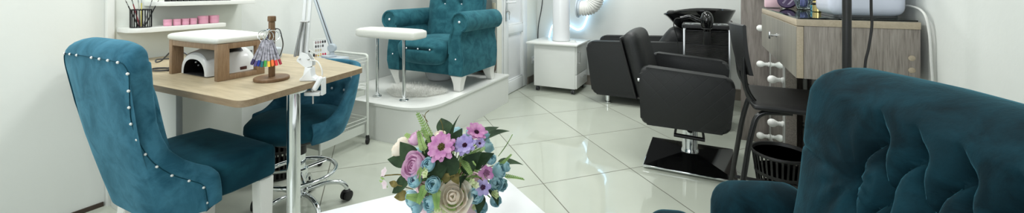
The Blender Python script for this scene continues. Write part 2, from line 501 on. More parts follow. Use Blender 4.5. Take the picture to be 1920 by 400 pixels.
# ------------------------------------------------------------------ camera
cam = bpy.data.cameras.new('camera'); co = bpy.data.objects.new('camera', cam); COL.objects.link(co)
co.location = (0, 0, 1.128); co.rotation_euler = (R(90), 0, R(25.8))
cam.sensor_width = 36; cam.lens = 36 * 745 / 1920; cam.shift_y = -218 / 1920; cam.clip_start = .02
SC.camera = co
vs = SC.view_settings
SC.display_settings.display_device = 'sRGB'
vs.view_transform = 'Standard'; vs.look = 'None'; vs.gamma = 1; vs.use_curve_mapping = False; vs.exposure = 0.2

# ================================================================== LEFT: shelves and the nail desk
# backing board on the left wall
t = thing('wall_panel', 'tall pale backing board fixed to the left wall behind the shelves', 'panel', (-2.82, .95, 0))
obj('board', box(B(), LX + .002, LX + .022, .975, 1.62, .0, 2.0, .001), MT['greypanel'], t)
obj('edge_post', box(B(), LX + .002, LX + .034, .945, .974, .0, 2.0, .002), MT['white'], t)
def shelf(y0, y1, zt, label):
    xw, xf = LX + .024, -2.63
    poly = roundpoly([(xw, y0), (xf, y0), (xf, y1), (xw, y1)], [0, .085, 0, 0], 8)
    o = obj('wall_shelf', prism(B(), poly, zt - .024, zt, bev=.002), MT['white'], None, 40, ((xw + xf) / 2, (y0 + y1) / 2, zt - .024))
    return tag(o, label, 'shelf', 'white wall shelves')
shelf(.985, 1.425, .93, 'lower white wall shelf with pen cup and pink jars')
shelf(1.10, 1.60, 1.066, 'upper white wall shelf carrying the row of black bottles')
# pink jars
def jar(name, loc, r, h, label):
    t = thing(name, label, 'jar', loc, group='pink jars on the lower shelf', local=True)
    obj('body', lathe(B(), [(r * .9, 0), (r, .004), (r, h * .55), (r * .97, h * .57)], n=20), MT['pink'], t)
    obj('lid', lathe(B(), [(r * .97, h * .571), (r * 1.02, h * .6), (r * 1.02, h * .96), (r * .95, h)], n=20), MT['pink'], t)
    return t
JY = ((1.155, 'small pink jar on the lower shelf nearest the pen cup'), (1.198, 'second small pink jar from the pen cup'), (1.238, 'third small pink jar from the pen cup'),
      (1.277, 'fourth small pink jar, just before the two bigger jars'))
for y, lb in JY: jar('cosmetic_jar', (-2.685, y, .9305), .0185, .036, lb)
jar('cosmetic_jar', (-2.69, 1.331, .9305), .0265, .046, 'bigger pink jar, second from the right end of the shelf')
jar('cosmetic_jar', (-2.69, 1.389, .9305), .0265, .046, 'bigger pink jar at the right end of the lower shelf')
# black bottles on the upper shelf
BL = []
def bottle(loc, label, first=None):
    if first: return dup(first, loc, label)
    t = thing('polish_bottle', label, 'bottle', loc, group='black bottles on the upper shelf', local=True)
    obj('body', lathe(B(), [(.0125, 0), (.0135, .003), (.0135, .034), (.006, .04)], n=14), MT['blackgloss'], t)
    obj('cap', lathe(B(), [(.0062, .0401), (.0078, .043), (.006, .075)], n=12), MT['blackplastic'], t)
    return t
f0 = None
ordn = ['first', 'second', 'third', 'fourth', 'fifth', 'sixth', 'seventh', 'eighth', 'ninth', 'tenth', 'eleventh', 'twelfth']
for i in range(12):
    b_ = bottle((-2.675, 1.150 + i * .0285, 1.0665), '%s black bottle from the left end of the upper shelf' % ordn[i], f0)
    f0 = f0 or b_
# pen cup
t = thing('pen_cup', 'black wire pen cup on the left end of the lower shelf', 'cup', (-2.70, 1.045, .9305))
px_, py_, pz_ = -2.70, 1.045, .9305
obj('base', lathe(B(), [(.044, 0), (.045, .004), (.0, .0041)], (px_, py_, pz_), 24), MT['blackmetal'], t)
bm = B()
for i in range(24):
    a = 2 * pi * i / 24; cyl(bm, (px_ + .043 * cos(a), py_ + .043 * sin(a), pz_ + .003), (px_ + .043 * cos(a), py_ + .043 * sin(a), pz_ + .094), .0017, 6)
obj('bars', bm, MT['blackmetal'], t)
bm = B()
tube(bm, [(px_ + .043 * cos(2 * pi * i / 28), py_ + .043 * sin(2 * pi * i / 28), pz_ + .095) for i in range(28)], .0032, 6, True)
obj('rim', bm, MT['blackmetal'], t)
PEN = [((.012, -.015), (.03, -.075), .155, (30, 30, 32), 'black brush leaning far left in the pen cup'), ((.0, -.005), (.02, -.045), .16, (150, 60, 70), 'dark red brush leaning left in the pen cup'),
       ((-.01, .005), (.0, -.012), .165, (196, 200, 190), 'pale brush standing near the middle of the pen cup'), ((.006, .0), (-.01, .006), .16, (196, 186, 90), 'yellow-green brush in the middle of the pen cup'),
       ((-.005, .012), (.01, .045), .15, (120, 120, 124), 'grey brush leaning right in the pen cup'), ((.01, .012), (.01, .075), .155, (28, 28, 30), 'black brush leaning far right in the pen cup')]
for i, (a, b2, L, c, lb) in enumerate(PEN):
    p = V((px_ + a[0], py_ + a[1], pz_ + .006)); q = V((px_ + b2[0], py_ + b2[1], pz_ + .15))
    dr = (q - p).normalized(); q = p + dr * L
    t = thing('nail_brush', lb, 'brush', tuple(p), group='brushes in the pen cup')
    bm = B(); cyl(bm, p, p + dr * L * .78, .0034, 8, .0026); obj('handle', bm, col('pen_%d' % i, c, .35), t)
    bm = B(); cyl(bm, p + dr * L * .781, p + dr * L * .9, .0028, 8, .0024); obj('ferrule', bm, MT['alu'], t)
    bm = B(); cyl(bm, p + dr * L * .901, p + dr * L, .0024, 8, .0004); obj('tip', bm, MT['brown'], t)

# desk
DZ = .75
t = thing('manicure_desk', 'pale oak manicure desk on a chrome post beside the blue chairs', 'desk', (-2.1, 1.15, 0))
poly = roundpoly([(-2.79, .80), (-1.41, .812), (-1.498, 1.435), (-1.96, 1.545), (-2.79, 1.55)], [0, .05, .03, .02, 0], 8)
obj('desktop', prism(B(), poly, DZ - .024, DZ - .0008), MT['oakedge'], t)
poly2 = roundpoly([(-2.79, .8005), (-1.4105, .8125), (-1.4985, 1.4345), (-1.96, 1.5445), (-2.79, 1.5495)], [0, .05, .03, .02, 0], 8)
obj('laminate_top', prism(B(), poly2, DZ - .0008, DZ), MT['oak'], t, 0)
obj('side_panel', box(B(), -2.77, -2.136, .95, .976, 0, DZ - .025, .002), MT['white'], t)
bm = B(); lathe(bm, [(.0255, .01), (.0255, DZ - .035)], (-1.505, 1.07, 0), 24); obj('leg', bm, MT['chrome'], t)
bm = B(); lathe(bm, [(.05, DZ - .034), (.052, DZ - .031), (.052, DZ - .0245)], (-1.505, 1.07, 0), 24); lathe(bm, [(.038, 0), (.04, .004), (.028, .014)], (-1.505, 1.07, 0), 24); obj('leg_flange', bm, MT['chrome'], t)

# hand rest
t = thing('hand_rest', 'hand rest with white cushion on a brown oak frame, on the desk', 'hand rest', (-1.99, 1.04, DZ))
x0, x1, y0, y1, zt = -2.185, -1.802, .945, 1.14, .905
def sideframe(x, xo):
    bm = B()
    box(bm, x, xo, y0, y0 + .046, DZ, zt, .002); box(bm, x, xo, y1 - .036, y1, DZ, zt, .002)
    box(bm, x, xo, y0 + .0455, y1 - .0355, DZ, DZ + .022, .002); box(bm, x, xo, y0 + .0415, y1 - .0355, zt - .024, zt, .002)
    return bm
obj('end_frame', sideframe(x0, x0 + .026), MT['brownoak'], t); obj('end_frame', sideframe(x1 - .026, x1), MT['brownoak'], t)
bm = B(); box(bm, x0 + .0255, x1 - .0255, y0 + .001, y0 + .02, zt - .026, zt - .001, .002); box(bm, x0 + .0255, x1 - .0255, y1 - .02, y1 - .001, zt - .026, zt - .001, .002); obj('rail', bm, MT['brownoak'], t)
bm = B(); rbox(bm, ((x0 + x1) / 2, (y0 + y1) / 2, zt + .014), ((x1 - x0) / 2 + .006, (y1 - y0) / 2 + .008, .0135), .0125, 12, (0, 0, .014)); obj('cushion', bm, MT['whiteleather'], t, 60)

# UV lamp
t = thing('nail_lamp', 'white domed nail curing lamp under the hand rest', 'lamp', (-2.0, 1.05, DZ))
def arch(cx, y, hw, h, z0, n=18, p=2.4):
    out = []
    for i in range(n + 1):
        a = pi * i / n
        c, s_ = cos(a), sin(a)
        out.append(V((cx + hw * (abs(c) ** (2 / p)) * (1 if c > 0 else -1), y, z0 + h * s_ ** (2 / p))))
    return out
lx = -2.03
prof = [(.968, .100, .090), (.974, .104, .096), (1.03, .109, .114), (1.09, .112, .121), (1.14, .108, .116), (1.17, .100, .102), (1.186, .088, .086), (1.192, .066, .064)]
bm = B()
secs = [arch(lx, .968, .084, .070, DZ + .004)] + [arch(lx, y, a, h, DZ + .004) for y, a, h in prof]
loft(bm, secs, closed=True, caps=False); bm.faces.new([bm.verts.new(v) for v in secs[-1]])
obj('housing', bm, MT['whitegloss'], t, 35)
bm = B(); s2 = [arch(lx, .9685, .0835, .0695, DZ + .0045), arch(lx, 1.07, .08, .062, DZ + .0045), arch(lx, 1.09, .05, .04, DZ + .0045)]
loft(bm, s2, caps=False); bm.faces.new([bm.verts.new(v) for v in s2[-1]])
obj('inner_chamber', bm, MT['dark'], t, 35)
bm = B()
for i in range(6):
    a = pi * (i + 1) / 7; ball(bm, (lx + .076 * cos(a), 1.0 + .02 * (i % 2), DZ + .008 + .056 * sin(a)), .0045, 6)
obj('diode', bm, MT['gem'], t)
# pearl cover strip draped over the top with a dark display
def strip(y0, y1, a0, a1, off, mat, name):
    secs = []
    for j in range(7):
        y = y0 + (y1 - y0) * j / 6
        ks = [p for p in prof]
        for q in range(len(ks) - 1):
            if ks[q][0] <= y <= ks[q + 1][0]:
                f = (y - ks[q][0]) / (ks[q + 1][0] - ks[q][0]); hw = ks[q][1] + f * (ks[q + 1][1] - ks[q][1]); h = ks[q][2] + f * (ks[q + 1][2] - ks[q][2]); break
        full = [V((lx + (hw + off) * abs(cos(a)) ** (2 / 2.4) * (1 if cos(a) > 0 else -1), y, DZ + .004 + (h + off) * sin(a) ** (2 / 2.4))) for a in [a0 + (a1 - a0) * i / 12 for i in range(13)]]
        secs.append(full)
    bm = B(); loft(bm, secs, closed=False, caps=False)
    obj(name, bm, mat, t, 35)
strip(.976, 1.06, R(40), R(142), .0035, MT['uvgrey'], 'cover_strip')
strip(1.066, 1.13, R(45), R(135), .0035, MT['dark'], 'display')
bm = B(); box(bm, lx + .088, lx + .1115, 1.10, 1.13, DZ + .012, DZ + .026, .001); obj('power_socket', bm, col('dark_red', (70, 30, 26)), t)

# colour display stand
t = thing('nail_color_stand', 'wooden stand hung with a fan of rainbow nail colour tips', 'display stand', (-1.645, 1.07, DZ))
cx, cy = -1.645, 1.07
obj('base', lathe(B(), [(.064, 0), (.067, .003), (.067, .011), (.064, .014), (0, .0141)], (cx, cy, DZ), 32), MT['walnut'], t)
bm = B(); box(bm, cx - .0095, cx + .0095, cy - .0095, cy + .0095, DZ + .014, DZ + .245, .002); obj('post', bm, MT['walnut'], t)
bm = B(); box(bm, cx - .0125, cx + .0125, cy - .0125, cy + .0125, DZ + .2455, DZ + .27, .004); obj('finial', bm, MT['walnut'], t)
CR = V((.9, .435, 0)); CF = V((-.435, .9, 0))   # the stand's own sideways and depth axes
bm = B(); p = V((cx, cy, DZ + .215)); tube(bm, [p - CF * .03 , p - CF * .01], .003, 6); obj('hook', bm, MT['chrome'], t)
for (dx, dz, r, dy) in ((-.022, .188, .029, -.018), (-.01, .184, .032, -.021), (.012, .186, .031, -.024), (.022, .19, .027, -.027)):
    bm = B(); c0 = V((cx, cy, DZ + dz)) + CR * dx + CF * dy
    tube(bm, [c0 + CR * (r * cos(q)) + V((0, 0, r * .8 * sin(q))) + CF * (.006 * sin(q * 1 + dx * 50)) for q in [2 * pi * i / 28 for i in range(28)]], .0013, 6, True)
    obj('ring', bm, MT['chrome'], t)
SW = [(120, 110, 140), (70, 62, 96), (140, 130, 170), (96, 84, 130), (40, 42, 76), (60, 70, 150), (40, 60, 150), (40, 90, 160), (40, 110, 120), (30, 110, 70), (70, 160, 70), (150, 200, 60), (220, 220, 70), (240, 190, 60), (240, 150, 50), (240, 110, 40), (230, 70, 40), (220, 40, 40), (200, 30, 50), (160, 30, 50)]
tip = plain('clear_tip', (150, 148, 158), .25, var=.55, vscale=90)
SW = [SW[int(i / 26 * len(SW))] for i in range(26)]
n_ = len(SW)
for i, c in enumerate(SW):
    f = i / (n_ - 1) * 2 - 1
    top = V((cx, cy, DZ + .172 - .004 * (i % 2))) + CR * (f * .02) + CF * (-.026 - .005 * (i % 3))
    bot = V((cx, cy, DZ + .078 - .008 * (1 - f * f) - .004 * (i % 2))) + CR * (f * .062) + CF * (-.034 - .007 * (i % 3) - .008 * (1 - f * f))
    dr = (bot - top).normalized(); sd = CR - dr * CR.dot(dr); sd.normalize(); nn = dr.cross(sd)
    def sw(a, b2, w0, w1, th=.0012):
        bm = B(); secs = []
        for k in range(5):
            u = a + (b2 - a) * k / 4; w_ = w0 + (w1 - w0) * k / 4
            c_ = top + (bot - top) * u
            secs.append([c_ + sd * w_ + nn * th, c_ - sd * w_ + nn * th, c_ - sd * w_ - nn * th, c_ + sd * w_ - nn * th])
        loft(bm, secs); return bm
    s_ = obj('swatch', sw(0, .795, .0026, .0050), tip, t)
    obj('painted_tip', sw(.80, 1.02, .0050, .0050, .0014), col('swatch_%d' % i, c, .25), s_)

# clamp lamp on the desk edge: its swing plane faces the desk corner
def L(u, z, w=0.): # u along the lamp's swing plane from its clamp, w across it
    return V((-1.488, 1.132, 0)) + CR * u + CF * w + V((0, 0, z))
t = thing('clamp_lamp', 'white spring-arm lamp clamped to the front edge of the desk', 'lamp', tuple(L(0, .72)))
bm = B()
prism(bm, roundpoly([(-.035, DZ + .0006), (.035, DZ + .0006), (.03, DZ + .012), (.014, DZ + .02), (.012, DZ + .055), (-.014, DZ + .058), (-.02, DZ + .02), (-.034, DZ + .012)], .003, 3), -.02, .02, lambda u, v, w: L(u, v, w), .003)
obj('clamp_body', bm, MT['lampwhite'], t)
bm = B()
box(bm, -.018, .048, -.018, .018, DZ - .062, DZ - .046, .004, mat=M4.Translation(L(0, 0)) @ M4.Rotation(math.atan2(CR.y, CR.x), 4, 'Z'))
box(bm, .040, .049, -.016, .016, DZ - .06, DZ + .012, .003, mat=M4.Translation(L(.012, 0)) @ M4.Rotation(math.atan2(CR.y, CR.x), 4, 'Z'))
obj('clamp_jaw', bm, MT['lampwhite'], t)
bm = B(); cyl(bm, L(.012, .652), L(.012, DZ - .047), .0035, 10); cyl(bm, L(.012, DZ - .044), L(.012, DZ - .0265), .009, 12); obj('clamp_screw', bm, MT['alu'], t)
bm = B()
prism(bm, roundpoly([(-.05, .835), (-.028, .872), (-.004, .862), (.016, .83), (.016, .812), (-.012, .806)], .006, 4), -.016, -.012, lambda u, v, w: L(u, v, w))
prism(bm, roundpoly([(-.05, .835), (-.028, .872), (-.004, .862), (.016, .83), (.016, .812), (-.012, .806)], .006, 4), .012, .016, lambda u, v, w: L(u, v, w))
obj('bracket', bm, MT['lampwhite'], t)
bm = B(); lathe(bm, [(.008, .806), (.008, .83)], L(0, 0), 12); ball(bm, L(.002, .842, -.018), .005, 8); ball(bm, L(-.034, .842, -.018), .004, 8); obj('pivot', bm, MT['alu'], t)
def bar(a, b2, w_, name='arm'):
    bm = B(); a, b2 = L(*a), L(*b2); dr = (b2 - a).normalized(); s_ = CF; n2 = dr.cross(s_)
    loft(bm, [[p + s_ * w_ * .8 + n2 * w_, p - s_ * w_ * .8 + n2 * w_, p - s_ * w_ * .8 - n2 * w_, p + s_ * w_ * .8 - n2 * w_] for p in (a, b2)])
    return obj(name, bm, MT['lampwhite'], t)
bar((-.018, .83), (.024, 1.36), .0058); bar((-.038, .85), (.002, 1.36), .0058)
for w_ in (-.011, .011):
    bm = B(); tube(bm, [L(-.058 + .031 * k / 10, .852 + .145 * k / 10, w_) for k in range(11)], .0055, 8); obj('spring', bm, MT['spring'], t)
    bm = B(); tube(bm, [L(-.026 + .012 * k / 10, .85 + .145 * k / 10, w_) for k in range(11)], .0045, 8); obj('spring', bm, MT['spring'], t)
bm = B(); cyl(bm, L(-.032, .998, -.016), L(-.032 + .035, .998, -.016), .0035, 8); obj('spring_pin', bm, MT['spring'], t)
# elbow, upper arm and head above the frame
bm = B(); prism(bm, roundpoly([(-.012, 1.345), (.04, 1.345), (.052, 1.40), (.0, 1.41)], .01, 4), -.015, .015, lambda u, v, w: L(u, v, w), .002); obj('elbow', bm, MT['lampwhite'], t)
bar((.022, 1.395), (-.30, 1.56), .0058); bar((.026, 1.372), (-.296, 1.537), .0058)
bm = B(); lathe(bm, [(.02, .07), (.03, .06), (.085, 0), (.08, 0), (.02, .05)], L(-.33, 1.49), 24); obj('lamp_head', bm, MT['lampwhite'], t)
bm = B(); tube(bm, spline([L(.01, .838, -.02), L(.045, .835, -.03), L(.068, .805, -.04), L(.072, .78, -.045)], 6), .0028, 8); obj('cable', bm, MT['whitecable'], t)
bm = B(); rbox(bm, (0, 0, 0), (.011, .009, .032), .009, 6, mat=M4.Translation(L(.056, .748, -.048)) @ frame_z(CR * .5 + V((0, 0, .85)))); obj('cable_switch', bm, MT['lampwhite'], t, 60)

# wire hand-piece cradle and lead at the back of the desk
bm = B()
tube(bm, fillet([(-2.30, 1.04, .838), (-2.345, 1.03, .838), (-2.385, 1.00, .782), (-2.40, .985, .776), (-2.425, .995, .788), (-2.38, 1.03, .79), (-2.33, 1.05, .79), (-2.29, 1.06, .778)], .012, 4), .0035, 8)
tube(bm, fillet([(-2.29, 1.06, .778), (-2.27, 1.07, .755), (-2.25, 1.08, .7535)], .01, 4), .0035, 8)
tube(bm, fillet([(-2.30, 1.04, .838), (-2.27, 1.06, .81), (-2.25, 1.09, .7535)], .01, 4), .0035, 8)
tag(obj('wire_holder', bm, MT['darkgrey'], None, 40, (-2.3, 1.04, .75)), 'bent dark wire holder on the desk left of the hand rest', 'holder')
bm = B(); pts = []
for i in range(60):
    a = 2 * pi * i / 26; pts.append((-2.30 + .052 * cos(a) + .004 * sin(3.1 * a), .965 + .03 * sin(a), .7542 + .0016 * i / 26))
tube(bm, pts, .0034, 6)
tag(obj('coiled_lead', bm, MT['darkgrey'], None, 40, (-2.30, .965, .75)), 'coiled dark lead lying on the desk below the wire holder', 'cable')
# nail drill
t = thing('nail_drill', 'nail drill with navy hand piece standing behind the hand rest', 'drill', (-2.2, 1.38, DZ))
bm = B(); box(bm, -2.27, -2.13, 1.36, 1.45, DZ + .0006, DZ + .06, .012, 3); obj('control_box', bm, MT['greyplastic'], t)
bm = B(); p, q = V((-2.185, 1.372, DZ + .062)), V((-2.10, 1.372, DZ + .153)); dr = (q - p)
lathe(bm, [(.009, 0), (.013, .012), (.0145, .05), (.012, .085), (.0145, .09), (.0145, dr.length)], p, 14, frame_z(dr)); obj('hand_piece', bm, MT['navy'], t)
bm = B(); tube(bm, spline([q, q + V((.014, .006, .017)), q + V((.035, .014, .012)), q + V((.045, .018, -.02)), q + V((.04, .03, -.075)), q + V((-.02, .05, -.14)), (-2.129, 1.40, DZ + .03)], 6), [.006] * 7 + [.003] * 30, 8); obj('lead', bm, MT['darkgrey'], t)
bm = B(); p, q = V((-2.44, 1.43, DZ + .017)), V((-2.32, 1.485, DZ + .017)); dr = q - p
t2 = thing('spare_hand_piece', 'slim grey hand piece lying at the back of the desk beyond the hand rest', 'drill', tuple(p))
lathe(bm, [(.006, 0), (.011, .012), (.013, .06), (.010, .1), (.013, dr.length)], p + V((0, 0, -.003)), 12, frame_z(dr)); obj('grip', bm, MT['darkgrey'], t2)
bm = B(); lathe(bm, [(.003, -.022), (.006, -.001)], p + V((0, 0, -.003)), 10, frame_z(dr)); obj('chuck', bm, MT['alu'], t2)

# ------------------------------------------------------------------ client's chair, seen from behind
t = thing('upholstered_chair', 'blue velvet high-back chair with a studded back and white legs', 'chair', (-1.855, .80, 0), local=True)
SH = [ # bottom (x,y), seam (x,y,z), front edge (x,y,z)
 ((0, -.115), (0, -.218, .905), (0, -.145, .935)), ((.08, -.115), (.11, -.218, .905), (.10, -.145, .935)), ((.125, -.112), (.18, -.216, .903), (.165, -.145, .928)),
 ((.152, -.105), (.222, -.211, .897), (.198, -.143, .914)), ((.168, -.097), (.242, -.205, .865), (.208, -.141, .876)), ((.177, -.090), (.230, -.199, .81), (.206, -.136, .82)),
 ((.185, -.082), (.217, -.193, .76), (.198, -.130, .767)), ((.192, -.074), (.208, -.187, .715), (.191, -.123, .722)), ((.200, -.065), (.204, -.176, .67), (.188, -.118, .678)),
 ((.208, -.056), (.206, -.157, .612), (.190, -.105, .622)), ((.217, -.046), (.213, -.131, .555), (.197, -.081, .566)), ((.226, -.034), (.225, -.085, .499), (.208, -.030, .515)),
 ((.236, -.020), (.237, -.038, .462), (.223, .028, .476)), ((.243, -.006), (.246, -.002, .43), (.234, .046, .442)), ((.249, .003), (.252, .006, .385), (.237, .052, .39)), ((.252, .006), (.254, .008, .345), (.238, .052, .348))]
def dens(L_, k):
    """resample the three rails together"""
    rails = [[V((*q[0], .338)) for q in L_], [V(q[1]) for q in L_], [V(q[2]) for q in L_]]
    return list(zip(*[spline(r_, k) for r_ in rails]))
half = dens(SH, 4)
full = [tuple(V((-p.x, p.y, p.z)) for p in q) for q in half[:0:-1]] + half
secs = []
for (b_, s_, f_) in full:
    x = max(-1, min(1, b_.x / .254)); out = V((b_.x * 1.2, b_.y - .25, 0)).normalized()
    sec = []
    for k in range(7):                                            # outer shell, slightly bellied
        u = k / 6; p = b_.lerp(s_, u)
        fat = .013 * sin(pi * min(1, u * 1.02)) + (.004 * (1 - k / 6))
        sec.append(p + out * fat)
    mid = (s_ + f_) / 2; ch = (f_ - s_)
    side = min(1, abs(b_.x) / .2)
    up = V((0, 0, 1)) * (1 - .75 * side ** 3 * (1 if f_.z < .9 else .4)) + V((out.x, 0, 0)) * side ** 2 * .55
    if f_.z < .88: up = up + V((0, .35, 0))
    wid = max(ch.length, .03)
    for k in range(1, 8):                                         # the rolled edge
        a = pi * k / 8
        sec.append(mid - ch / 2 * cos(a) * 1.04 + up * (.038 * sin(a) + .0028 * sin(a) * sin(s_.z * 165 + 1.5 * sin(s_.z * 40)) * (1 if .42 < s_.z < .72 else 0)))
    inn = V((-b_.x * .14, .055, 0))
    sec.append(f_ + V((-f_.x * .05, -.006, -.012)))
    for k in range(1, 5):
        u = k / 4; p = f_.lerp(b_ + V((0, 0, .05)) + inn, u); sec.append(p + V((-f_.x * .06 * sin(pi * u), .012 * sin(pi * u), 0)))
    secs.append(sec)
bm = B(); loft(bm, secs)
obj('backrest', bm, MT['velvet'], t, 50)
# the seam's darkness put in as a thin deep-teal tube, and fold seams on the roll
bm = B(); tube(bm, [q[1] + V((q[1].x * .004, -.001,   .0)) for q in full[3:-3]], .0014, 6); obj('dark_seam', bm, MT['velvetseat'], t)
seamR = [q[1] for q in half]
acc = [0]
for a, b2 in zip(seamR, seamR[1:]): acc.append(acc[-1] + (b2 - a).length)
def onseam(s):
    for i in range(len(acc) - 1):
        if acc[i] <= s <= acc[i + 1] + 1e-9: return seamR[i].lerp(seamR[i + 1], (s - acc[i]) / max(1e-9, acc[i + 1] - acc[i]))
    return seamR[-1]
Lh = acc[-1]; ns = 15
for i in range(ns):
    s = .028 + (Lh - .05) * i / (ns - 1); p = onseam(s)
    for sx in ((1, -1) if i and p.z > .89 else (1,)):
        o_ = V((p.x * sx * 1.2, p.y - .1, 0)).normalized()
        stud('stud', t, V((p.x * sx, p.y, p.z)) + V((sx * abs(p.x) * .012, -.004, 0)), .0048, MT['pearl'], o_)
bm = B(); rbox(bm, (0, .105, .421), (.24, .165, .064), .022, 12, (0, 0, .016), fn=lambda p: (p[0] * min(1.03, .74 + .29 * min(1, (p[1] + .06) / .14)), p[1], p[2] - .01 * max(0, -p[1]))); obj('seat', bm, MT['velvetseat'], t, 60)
bm = B(); box(bm, -.15, .15, -.085, .24, .33, .356, .004); obj('seat_rail', bm, MT['whitepaint'], t)
for (x, y, sx, sy) in ((.205, .235, 0, 0), (-.205, .235, 0, 0), (.15, -.05, .02, -.05), (-.15, -.05, -.02, -.05)):
    bm = B(); secs = []
    for (z, w_, o_) in ((.002, .021, 1), (.12, .024, .55), (.25, .027, .2), (.356, .029, 0)):
        X, Y = x + sx * o_, y + sy * o_
        secs.append([(X - w_, Y - w_, z), (X + w_, Y - w_, z), (X + w_, Y + w_, z), (X - w_, Y + w_, z)])
    loft(bm, secs); bmesh.ops.bevel(bm, geom=bm.edges[:], offset=.003, segments=2, affect='EDGES'); obj('leg', bm, MT['whitepaint'], t)

# ------------------------------------------------------------------ technician's swivel chair
SWC = (-1.85, 1.345, 0)
t = thing('swivel_chair', 'dark teal velvet tub chair on a chrome swivel base behind the desk', 'chair', SWC, R(180 + 2), local=True)
# local +y is the way the sitter faces
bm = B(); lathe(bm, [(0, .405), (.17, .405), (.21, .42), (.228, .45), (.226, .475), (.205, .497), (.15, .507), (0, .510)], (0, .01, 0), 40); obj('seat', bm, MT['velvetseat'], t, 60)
secs = []
studp = []
NS = 72
for i in range(NS + 1):
    ph = -R(114) + 2 * R(114) * i / NS          # 0 = straight behind the sitter
    a = abs(ph)
    e = max(0., min(1., (a - R(36)) / R(66))); e = e * e * (3 - 2 * e)
    zt = .715 - .225 * e
    thick = .032 - .008 * e
    dirv = V((sin(ph), -cos(ph), 0))
    r0, r1 = .214, .238 + .022 * (1 - e)
    lean = V((0, -.05 * (1 - e), 0))
    outer, inner = [], []
    for k in range(9):
        u = k / 8
        z = .40 + (zt - .40) * u
        rr = r0 + (r1 - r0) * (u ** .8)
        outer.append(dirv * (rr + .010 * sin(pi * u)) + lean * u + V((0, 0, z)))
    for k in range(13):
        u = 1 - k / 12
        z = .41 + (zt - .41) * u
        rr = r0 + (r1 - r0) * (u ** .8) - thick
        tu = 0
        if a < R(80):
            for row, zz in ((0, .645), (1, .57)):
                for q in (-2, -1, 0, 1, 2):
                    pc = (q + .5 * row) * R(24)
                    d2 = ((ph - pc) * .22) ** 2 + (z - zz) ** 2
                    tu += .016 * exp(-d2 / .0007)
        inner.append(dirv * (rr + tu) + lean * u + V((0, 0, z)))
    m = (outer[-1] + inner[0]) / 2; ch = inner[0] - outer[-1]
    roll = [m - ch / 2 * cos(q) + V((0, 0, thick * .55 * sin(q))) for q in (pi * j / 6 for j in range(1, 6))]
    secs.append(outer + roll + inner)
bm = B(); loft(bm, secs); obj('backrest', bm, MT['velvet'], t, 55)
for row, zz in ((0, .645), (1, .57)):
    for q in (-2, -1, 0, 1, 2):
        ph = (q + .5 * row) * R(24)
        u = (zz - .41) / .315; rr = .214 + .051 * u ** .8 - .032 + .012
        p = V((sin(ph), -cos(ph), 0)) * rr + V((0, -.05 * u, zz)); stud('stud', t, p, .0085, MT['gem'], (-sin(ph), cos(ph), 0))
bm = B(); lathe(bm, [(.12, .375), (.13, .385), (.13, .404)], n=24); obj('seat_plate', bm, MT['blackplastic'], t)
bm = B(); lathe(bm, [(.030, .13), (.030, .30), (.024, .302), (.024, .3745)], n=20); obj('column', bm, MT['chrome'], t)
bm = B(); lathe(bm, [(.033, .301), (.034, .303), (.034, .36), (.03, .374)], n=20); obj('column_cover', bm, MT['blackplastic'], t)
bm = B(); tube(bm, [(.172 * cos(q), .172 * sin(q), .205) for q in [2 * pi * i / 48 for i in range(48)]], .0105, 12, True)
for q in (30, 150, 270):
    tube(bm, [(.03 * cos(R(q)), .03 * sin(R(q)), .215), (.168 * cos(R(q)), .168 * sin(R(q)), .205)], .008, 8)
lathe(bm, [(.04, .195), (.042, .2), (.042, .225), (.036, .23)], n=20); obj('foot_ring', bm, MT['chrome'], t)
bm = B(); lathe(bm, [(.035, .085), (.04, .09), (.04, .125), (.032, .135)], n=20); obj('hub', bm, MT['chrome'], t)
for i in range(5):
    q = R(i * 72 + 20); dx, dy = cos(q), sin(q)
    bm = B(); tube(bm, spline([(.03 * dx, .03 * dy, .105), (.12 * dx, .12 * dy, .118), (.19 * dx, .19 * dy, .105), (.222 * dx, .222 * dy, .075), (.226 * dx, .226 * dy, .055)], 5), .0115, 10); lg = obj('leg', bm, MT['chrome'], t)
    bm = B(); ax = V((-dy, dx, 0)); ax = M4.Rotation(R(35 * (i - 2)), 3, 'Z') @ ax; c_ = V((.226 * dx, .226 * dy, .027))
    for s_ in (-1, 1): lathe(bm, [(.02, -.009), (.026, -.006), (.026, .006), (.02, .009)], c_ + ax * (.014 * s_), 16, frame_z(ax))
    tube(bm, [c_ - ax * .006, c_ + ax * .006], .008, 8); lathe(bm, [(.018, .02), (.02, .024), (.012, .032)], c_, 12); obj('castor', bm, MT['rubber'], lg)

# black slatted bin under the desk
t = thing('waste_bin', 'black slatted waste bin under the far end of the desk', 'bin', (-2.34, 1.575, 0))
def slat_bin(t, cx, cy, r0, r1, h, n, rings, rx=1., mat=MT['blackplastic']):
    bm = B(); lathe(bm, [(r0, .004), (r0, .012), (0, .0121)], (cx, cy, 0), 32); obj('base', bm, mat, t)
    bm = B()
    for i in range(n):
        q = 2 * pi * i / n; p0 = V((cx + r0 * cos(q), cy + r0 * sin(q), .008)); p1 = V((cx + r1 * cos(q), cy + r1 * sin(q), h - .01))
        w_ = V((-sin(q), cos(q), 0)) * (pi * r1 / n * .40); o_ = V((cos(q), sin(q), 0)) * .0016
        loft(bm, [[p + w_ * f + o_, p - w_ * f + o_, p - w_ * f - o_, p + w_ * f - o_] for p, f in ((p0, r0 / r1), (p1, 1.))])
    for zz in rings:
        f = zz / h; rr = r0 + (r1 - r0) * f
        lathe(bm, [(rr - .003, zz - .008), (rr + .0035, zz - .008), (rr + .0035, zz + .008), (rr - .003, zz + .008), (rr - .003, zz - .008)], (cx, cy, 0), 40)
    obj('slats', bm, mat, t, 30)
    bm = B(); lathe(bm, [(r1 - .008, h - .012), (r1 + .004, h - .012), (r1 + .009, h - .004), (r1 + .006, h + .004), (r1 - .003, h + .003), (r1 - .008, h - .012)], (cx, cy, 0), 48); obj('rim', bm, mat, t)
slat_bin(t, -2.34, 1.575, .105, .13, .30, 30, (.06, .17))

